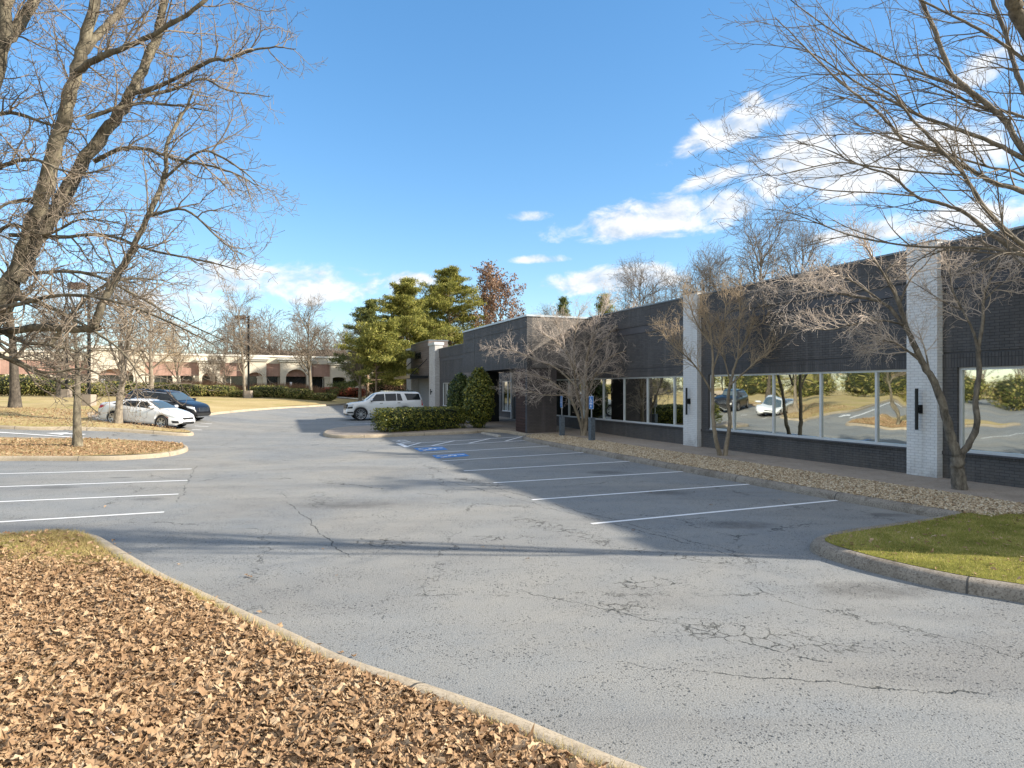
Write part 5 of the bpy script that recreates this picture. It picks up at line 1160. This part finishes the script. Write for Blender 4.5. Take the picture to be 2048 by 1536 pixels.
# conifers
def pine(name, label, px, d, ztop, rad, z0, material, rng, ntuft=2600, base_px=None, first=.12, droop=-.03, group='pines', gap=.0, sz=.34, shape=.75):
    x = at(px, d); z = 1.2; H = ztop - z; o = thing(name, label, 'tree', (x, d, z), 0, group)
    tk = Acc(); P = poly(np.zeros(3), np.array([0, 0, 1.0]), H * .97, 12, .02, .02, rng); r0 = H * .017; Rr = np.linspace(r0, .02, 13); tk.add(P, Rr, 9)
    cr = []; nb = int(H * 7.5)
    for i in range(nb):
        t = first + (1 - first) * ((i + rng.random()) / nb); q = t * 12 * .999; a = int(q); p = P[a] + (P[a + 1] - P[a]) * (q - a)
        Lb = rad * (1 - t) ** shape * rng.uniform(.35, 1.2) * min(1, (t - first) * 5 + .55) + .25; az = rng.uniform(0, 2 * PI); el = rng.uniform(-.1, .35) + .5 * t
        Q = poly(p, np.array([math.cos(az) * math.cos(el), math.sin(az) * math.cos(el), math.sin(el)]), Lb, 6, .09, droop, rng)
        tk.add(Q, np.linspace(.018 + .012 * Lb, .008, 7), 4)
        m = int(ntuft / nb * (Lb / rad + .35)) + 2; u = rng.uniform(.25, 1.0, m) ** .8 * 5.999; a = u.astype(int); pp = Q[a] + (Q[a + 1] - Q[a]) * (u - a)[:, None]
        cr.append(pp + rng.normal(size=(m, 3)) * [.29, .29, .07] * (.42 + .23 * Lb) + [0, 0, .05])
    Cn = np.concatenate(cr); Cn = np.repeat(Cn, 7, 0); Cn = Cn + rng.normal(size=Cn.shape) * [.15, .15, .10]
    V, Fc = leaves(Cn, sz * 1.2, rng, .55, .15); np_mesh('foliage', V, Fc, material, o); V, Fc = tk.arrays(); np_mesh('trunk', V, Fc, M['bark_pine'], o, smoothing=True)
    return o
def zp(py, d): return CAMZ + (HY - py) / F_PX * d
pine('pine_tree', 'dark green pine at the left of the pine group', 735, 84, zp(596, 84), 6.4, 0, M['pine_dark'], r_(131), 9000, first=.1)
pine('pine_tree', 'broad yellow green pine in the middle of the pine group', 812, 76, zp(556, 76), 7.2, 0, M['pine'], r_(132), 13000, first=.12, shape=.62)
pine('pine_tree', 'tallest yellow green pine behind the far entrance', 905, 88, zp(534, 88), 8.0, 0, M['pine'], r_(133), 13000, first=.2, shape=.5)
pine('pine_tree', 'low spreading pine in front of the pine group, above the lawn', 752, 66, zp(652, 66), 5.2, 0, M['pine'], r_(134), 4600, first=.34, shape=.42)
pine('pine_tree', 'dark pine low in the middle of the pine group', 775, 92, zp(640, 92), 5.0, 0, M['pine_dark'], r_(135), 3600, first=.05)
pine('pine_tree', 'small pine top showing above the portico roof', 1122, 78, zp(592, 78), 2.4, 0, M['pine_dark'], r_(136), 1500, first=.3)
pine('pine_tree', 'thin yellow green pine top right of the portico roof', 1215, 66, zp(586, 66), 3.0, 0, M['pine'], r_(137), 1000, first=.4)
pine('pine_tree', 'yellow green pine between the tallest pine and the russet tree', 868, 94, zp(585, 94), 6.5, 0, M['pine'], r_(139), 6000, first=.1, shape=.55)
pine('pine_tree', 'bushy pine beside the far entrance, behind the grey pillar', 860, 96, zp(640, 96), 5.5, 0, M['pine'], r_(138), 3600, first=.05)
# tree still holding brown leaves
rng = r_(141); d = 92; H = zp(545, d) - 1; t_ = bare(rng, H, .3, 7.4, .28, 20, (30, 64), 1.2, th=.013); x = at(1008, d)
o = plant_tree('russet_tree', 'tree still holding russet brown leaves behind the portico', x, d, 1.0, t_, M['bark_crape'], M['twig'], group='bare trees')
tips = np.concatenate([q[0][1:] for (n, k), L in t_[1].b.items() if k == 3 for q in L]); tips = tips[tips[:, 2] > H * .35]; tips = tips[rng.choice(len(tips), min(8500, len(tips)), False)] + rng.normal(size=(min(8500, len(tips)), 3)) * .12
V, Fc = leaves(tips, .33, rng, -.3, .6); np_mesh('foliage', V, Fc, M['brown_leaf'], o)
# thicket behind the far entrance
for i, (px, d, lx, h, lb) in enumerate([(775, 98, 7, 3.0, 'grey brown thicket under the pines, left'), (800, 84, 4, 2.6, 'brown thicket beside the far entrance pillar')]):
    x = at(px, d); shrub('thicket', lb, (x, d, 1.2), box_shape(lx, 3, 0, h, 2.6), 3500, .2, M['brown_leaf'], r_(150 + i), 'shrub', 'thickets under the pines', stems=0, f=2)

# the far side of the side road, left of the view, that the windows mirror
for i in range(10):
    x, y = -60 + 3 * math.sin(i * 2.1), 14 + i * 5.6
    shrub('shrub_clump', 'dark evergreen clump seen only mirrored in the long office windows', (x, y, ztf(x, y)), box_shape(6.0, 3, 0, 4.2 + 1.6 * math.sin(i * 1.7), 2.6), 2600, .3, M['laurel'], r_(300 + i), 'shrub', 'evergreens on the west side', rot=PI / 2, stems=0, f=2.0)
o = sheet('west_lawn', [(-46, 6), (-26, 12), (-26, 17), (-46, 20)], 1.5, lambda x, y: ztf(x, y) + .1, M['lawn']); tag(o, kind='structure')

# ------------------------------------------------------------------ loose stuff on the ground
def stones(poly_, n, smin, smax, zf, material, name, label, rng):
    P = scatter(poly_, n); oct_ = np.array([(1, 0, 0), (0, 1, 0), (-1, 0, 0), (0, -1, 0), (0, 0, 1), (0, 0, -1)], float)
    f = np.array([(0, 1, 4), (1, 2, 4), (2, 3, 4), (3, 0, 4), (1, 0, 5), (2, 1, 5), (3, 2, 5), (0, 3, 5)])
    a = rng.uniform(0, 2 * PI, n); s = rng.uniform(smin, smax, (n, 1, 1)); V = oct_[None] * (1 + .25 * rng.normal(size=(n, 6, 3))) * [1.2, .85, .6] * s / 2
    ca, sa = np.cos(a)[:, None], np.sin(a)[:, None]; x = V[:, :, 0] * ca - V[:, :, 1] * sa; y = V[:, :, 0] * sa + V[:, :, 1] * ca
    V = np.stack([x + P[:, :1], y + P[:, 1:], V[:, :, 2] + zf(P)[:, None] + rng.uniform(0, .035, (n, 1))], 2).reshape(-1, 3)
    o = np_mesh(name, V, (f[None] + 6 * np.arange(n)[:, None, None]).reshape(-1, 3), material, smoothing=True); return tag(o, label, 'gravel', kind='stuff')
near_gb = [p for p in gb_poly]
stones(near_gb, 62000, .026, .072, lambda P: np.full(len(P), .14), M['gravel'], 'gravel', 'tan river gravel in the bed along the offices', r_(160))
def leaf_litter(P, Z, size, rng, name, label, flat=.5):
    n = len(P); m = 14; th = np.linspace(0, 2 * PI, m, endpoint=False); rr = np.array([1.0, .66, .80, .50, .70, .46, .52, .70, .52, .46, .70, .50, .80, .66])
    ol = np.stack([np.cos(th) * rr * .62, np.sin(th) * rr * .40], 1); ol = np.concatenate([[(0.02, 0)], ol])
    s = size * np.clip(np.exp(rng.normal(size=(n, 1)) * .34 - .06), .4, 1.7); x = ol[None, :, 0] * s; y = ol[None, :, 1] * s * rng.uniform(.7, 1.1, (n, 1))
    c1 = rng.normal(size=(n, 1)) * 11.0 + 5; c2 = rng.normal(size=(n, 1)) * 6.0; z = c1 * y * y + c2 * x * x + rng.normal(size=(n, 15)) * .004
    V = np.stack([x, y, z], 2); ax = rng.normal(size=(n, 2)) * flat * .75; a = rng.uniform(0, 2 * PI, n)
    cx_, sx_ = np.cos(ax[:, :1]), np.sin(ax[:, :1]); y2 = V[:, :, 1] * cx_ - V[:, :, 2] * sx_; z2 = V[:, :, 1] * sx_ + V[:, :, 2] * cx_
    cy_, sy_ = np.cos(ax[:, 1:]), np.sin(ax[:, 1:]); x2 = V[:, :, 0] * cy_ + z2 * sy_; z3 = -V[:, :, 0] * sy_ + z2 * cy_
    ca, sa = np.cos(a)[:, None], np.sin(a)[:, None]
    z3 = z3 - np.minimum(z3.min(1, keepdims=True), 0) * .8
    V = np.stack([x2 * ca - y2 * sa + P[:, :1], x2 * sa + y2 * ca + P[:, 1:], z3 + Z[:, None]], 2).reshape(-1, 3)
    f = np.array([(0, i, i % m + 1) for i in range(1, m + 1)]); Fc = (f[None] + 15 * np.arange(n)[:, None, None]).reshape(-1, 3)
    o = np_mesh(name, V, Fc, M['leaf']); return tag(o, label, 'leaves', kind='stuff')
vx = [tuple(p) for p in lin2 if p[1] > 2.5] + [(-5.5, 2.5)]
vg = [tuple(p) for p in offset(li, .2, False, 1) if p[1] > 2.5] + [(-5.5, 2.5)]
def dens_leaf(x, y):
    px = CX + F_PX * x / y; py = HY + 2.25 * F_PX / y; ins = (px > -80)
    dn = np.clip((py - 1105) / 75, 0.04, 1) * ins
    return dn
rng = r_(170); n = 70000; P = scatter(vx, n, dens_leaf); Z = np.array([z_li(a, b) for a, b in P]) + rng.uniform(.0, .055, n)
leaf_litter(P, Z, .068, rng, 'fallen_leaves', 'thick litter of dry tan oak leaves on the near verge', .42)
def blades(P, Z, h, wd, rng, material, name, label):
    n = len(P); a = rng.uniform(0, 2 * PI, n); hh = h * rng.uniform(.4, 1.2, n); ln = rng.normal(size=(n, 2)) * .5 * hh[:, None]
    b = np.stack([np.cos(a), np.sin(a)], 1) * wd / 2; z0 = Z - .01
    V = np.stack([np.column_stack([P - b, z0]), np.column_stack([P + b, z0]), np.column_stack([P + ln, z0 + hh])], 1).reshape(-1, 3)
    o = np_mesh(name, V, np.arange(3 * n).reshape(n, 3), material); return tag(o, label, 'grass', kind='stuff')
def dens_gr(x, y):
    px = CX + F_PX * x / y; py = HY + 2.25 * F_PX / y
    k = np.clip(1.15 - (py - 1090) / 90, 0, 1)
    edge = np.min(np.hypot(x[:, None] - np.array(lin)[None, :, 0], y[:, None] - np.array(lin)[None, :, 1]), 1)
    k2 = np.clip(1.1 - edge / .35, 0, 1) * (.45 + .55 * np.sin(x * 4 + y * 3)); k3 = .9 * (np.hypot(px - 75, (py - 1365) * 1.0) < 45)
    return np.clip(np.maximum(np.maximum(k, k2), k3), 0.03, 1) * (px > -80)
rng = r_(171); n = 46000; P = scatter(vg, n, dens_gr); Z = np.array([z_li(a, b) for a, b in P]); blades(P, Z, .075, .007, rng, M['grass_mix'], 'grass', 'short straw coloured grass along the near verge kerb')
rng = r_(172); rp = [tuple(p) for p in ri_poly]; n = 70000; P = scatter(rp, n, lambda x, y: ((CX + F_PX * x / y) < 2120) * 1.0); blades(P, np.full(n, .156) + .008 * np.sin(P[:, 0] * 1.1 + P[:, 1]), .05, .008, rng, M['grass_green'], 'grass', 'mossy green turf on the right hand island')
# thin leaf cover on islands and lawn, and a few strays on the asphalt
rng = r_(173); n = 8000; P = scatter(sm_poly, n, lambda x, y: ((CX + F_PX * x / y) > -60) * 1.0); leaf_litter(P, zt(P[:, 0], P[:, 1]) + .15 + .03 * np.sin(P[:, 0] * 1.3), .075, rng, 'fallen_leaves', 'dry leaves over the small kerbed island')
wl_ = [(-40, 28), (-14.5, 30.5), (-16, 33), (-24, 34), (-30, 44), (-42, 44)]; n = 5000; P = scatter(lawn_poly[:40] + [(-26, 40), (-45, 40)], n, lambda x, y: ((CX + F_PX * x / y) > -60) * (y < 46) * 1.0)
leaf_litter(P, np.array([z_lawn(a, b) for a, b in P]) + .01, .075, rng, 'fallen_leaves', 'dry leaves under the bare trees on the left lawn')
st_ = [G(*p) for p in [(498, 1153), (500, 1156), (668, 1153), (968, 1095), (1004, 1100), (705, 1336), (716, 1340), (748, 1352), (896, 1407), (975, 1436), (262, 1121), (276, 1124), (255, 1109), (430, 1228), (1270, 1062), (560, 1262), (545, 1270), (1060, 1120), (1560, 1000), (1420, 1010), (640, 1100), (985, 1440), (215, 1015), (1300, 985), (360, 1130), (1385, 985)]]
gut = offset(li, -.06, False, 1); st_ += [tuple(gut[i] + r_(400 + i).normal(size=2) * .05) for i in range(30, len(gut) - 25) for _ in range(1) if i % 2 and gut[i][1] > 3]
P = np.array(st_) + r_(5).normal(size=(len(st_), 2)) * .03; leaf_litter(P, np.full(len(P), .012), .085, r_(174), 'fallen_leaves', 'stray dry oak leaves lying on the asphalt', .22)
rng = r_(175); n = 900; gp = [tuple(p) for p in ri_poly]; P = scatter(gp, n, lambda x, y: ((CX + F_PX * x / y) < 2120) * 1.0); leaf_litter(P, np.full(n, .17), .06, rng, 'fallen_leaves', 'scraps of dead leaf in the green turf')
tw = Acc(); rng = r_(176)
for (a, b) in (((212, 1455), (310, 1545)), ((720, 1420), (780, 1480)), ((860, 1515), (905, 1545))):
    p = np.array([*G(*a, .2), .2]); q = np.array([*G(*b, .2), .19]); tw.add(poly(p, unit(q - p), float(np.linalg.norm(q - p)), 5, .05, 0, rng), np.linspace(.007, .004, 6), 5)
tag(tw.build('fallen_twigs', M['twig_pale'], None), 'thin fallen twigs lying on the leaf litter', 'twigs', kind='stuff')

# ------------------------------------------------------------------ light, sky, camera
SUN_EL, SUN_A = R(26.5), R(-10)          # sun low on the right
SD = Vector((math.cos(SUN_EL) * math.cos(SUN_A), math.cos(SUN_EL) * math.sin(SUN_A), math.sin(SUN_EL)))
su = bpy.data.lights.new('sun', 'SUN'); su.energy = 4.8; su.angle = R(0.9); su.color = (1.0, 0.91, 0.77)
so = bpy.data.objects.new('sun', su); C.objects.link(so); so.rotation_euler = (-SD).to_track_quat('-Z', 'Y').to_euler(); so.location = (40, -10, 40)
wd_ = bpy.data.worlds.new('World'); bpy.context.scene.world = wd_; wd_.use_nodes = True
t = NT(wd_.node_tree); bg = t.n['Background']
sky = t.new('ShaderNodeTexSky', sky_type='NISHITA'); sky.sun_disc = False; sky.sun_elevation = SUN_EL; sky.sun_rotation = R(90) - SUN_A
sky.altitude = 200; sky.air_density = 1.0; sky.dust_density = 0.25; sky.ozone_density = 2.2
hs = t.new('ShaderNodeHueSaturation'); hs.inputs['Saturation'].default_value = 1.44; gm_ = t.new('ShaderNodeGamma'); gm_.inputs[1].default_value = 0.72; t.l.new(sky.outputs[0], gm_.inputs[0]); t.l.new(gm_.outputs[0], hs.inputs['Color']); hs.inputs['Value'].default_value = 1.2
tint = t.mix(1.0, hs.outputs[0], (0.93, 0.96, 1.0), 'MULTIPLY')
tc = t.new('ShaderNodeTexCoord'); dv = tc.outputs['Generated']; sp = t.new('ShaderNodeSeparateXYZ'); t.l.new(dv, sp.inputs[0])
az = t.math('ARCTAN2', sp.outputs[0], sp.outputs[1]); el = t.math('ARCSINE', sp.outputs[2])
azel = t.new('ShaderNodeCombineXYZ'); t.l.new(az, azel.inputs[0]); t.l.new(t.math('MULTIPLY', el, 1.7), azel.inputs[1])
nb = t.noise(azel.outputs[0], 15, 9, 0.6, 0.35)
off = t.new('ShaderNodeVectorMath', operation='ADD'); t.l.new(azel.outputs[0], off.inputs[0]); off.inputs[1].default_value = (.012, .022, 0); nbo = t.noise(off.outputs[0], 15, 5, 0.55, 0.35); nw = t.noise(azel.outputs[0], 5, 4, 0.5)
field = None
def cloud(px, py, rx, ry, strength=1.0, tilt=0.0):
    """one cloud at a compass direction (radians) with its angular half sizes"""
    global field
    a0 = math.atan2(px - CX, F_PX); e0 = math.atan2((HY - py), math.hypot(px - CX, F_PX)); k = F_PX * 1.0
    ra, re = rx / k * math.cos(a0) ** 2, ry / k * math.cos(a0)
    x = t.math('DIVIDE', t.math('SUBTRACT', az, a0), ra); y0 = t.math('SUBTRACT', el, e0)
    if tilt: y0 = t.math('SUBTRACT', y0, t.math('MULTIPLY', t.math('SUBTRACT', az, a0), tilt))
    y = t.math('DIVIDE', y0, re)
    yb = t.math('MULTIPLY', t.math('MINIMUM', y, 0.0), 1.5); yt = t.math('MAXIMUM', y, 0.0)
    r2 = t.math('ADD', t.math('MULTIPLY', x, x), t.math('ADD', t.math('MULTIPLY', yb, yb), t.math('MULTIPLY', yt, yt)))
    f = t.math('MULTIPLY', t.math('SUBTRACT', 1.0, r2), strength); f = t.math('MAXIMUM', f, -1.5)
    field = f if field is None else t.math('MAXIMUM', field, f)
for c_ in [(1310, 446, 205, 46, 1.0, 0.06), (1440, 415, 85, 34, .95, 0), (1455, 268, 120, 42, 1.0, .28), (1505, 202, 28, 17, .9, 0), (1740, 330, 290, 84, 1.1, 0), (1600, 315, 120, 60, .9, .2), (1435, 360, 75, 22, .8, .2),
           (1225, 566, 150, 34, 1.0, .05), (1075, 520, 65, 11, .8, 0), (820, 562, 60, 20, .95, 0), (640, 546, 22, 9, .6, 0), (580, 574, 260, 46, .62, 0), (520, 540, 55, 13, .85, 0), (450, 575, 50, 14, .85, 0), (1720, 470, 110, 26, .9, 0), (1970, 145, 70, 40, .8, .2), (1920, 440, 170, 36, .8, 0), (1060, 434, 40, 10, .4, 0), (300, 600, 220, 40, .6, 0), (2400, 300, 220, 80, 1, 0), (-500, 450, 260, 60, 1, 0), (-900, 380, 200, 60, 1, 0)]: cloud(*c_)
# unseen broken cloud added overhead and behind the camera to lift the shade
added_cloud = t.math('MAXIMUM', t.rng(sp.outputs[1], 0.35, -0.15), t.rng(el, R(40), R(62)))
added_cloud = t.math('MULTIPLY', added_cloud, t.rng(el, R(2), R(12)))
field = t.math('MAXIMUM', field, t.rng(added_cloud, 0.0, 1.0, -1.5, 0.75))
dens = t.math('ADD', field, t.math('MULTIPLY', t.math('SUBTRACT', nb, 0.5), 3.6))
cov = t.rng(dens, -0.2, 0.85, 0, 1, 'SMOOTHSTEP')
shade = t.rng(t.math('ADD', t.math('MULTIPLY', t.math('SUBTRACT', nb, nbo), 5.0), t.math('MULTIPLY', t.math('SUBTRACT', nw, .5), 1.0)), -0.75, 0.35)
ccol = t.mix(shade, (2.2, 2.5, 2.9), (3.6, 3.6, 3.6))
cl = t.mix(t.math('MULTIPLY', cov, 0.92), tint, ccol)
t.l.new(cl, bg.inputs['Color']); bg.inputs['Strength'].default_value = 0.15
sc = bpy.context.scene
cam = bpy.data.cameras.new('camera'); co = bpy.data.objects.new('camera', cam); C.objects.link(co)
cam.sensor_width = 36; cam.lens = F_PX / 2048 * 36; cam.clip_start = .1; cam.clip_end = 6000; cam.shift_y = (HY - 768) / 2048
co.location = (0, 0, CAMZ); co.rotation_euler = (R(90), 0, 0); sc.camera = co
sc.view_settings.view_transform = 'Standard'; sc.view_settings.look = 'None'; sc.view_settings.exposure = 1.06; sc.view_settings.gamma = 1.0
sc.cycles.use_denoising = True
sc.cycles.max_bounces = 6; sc.cycles.transparent_max_bounces = 6
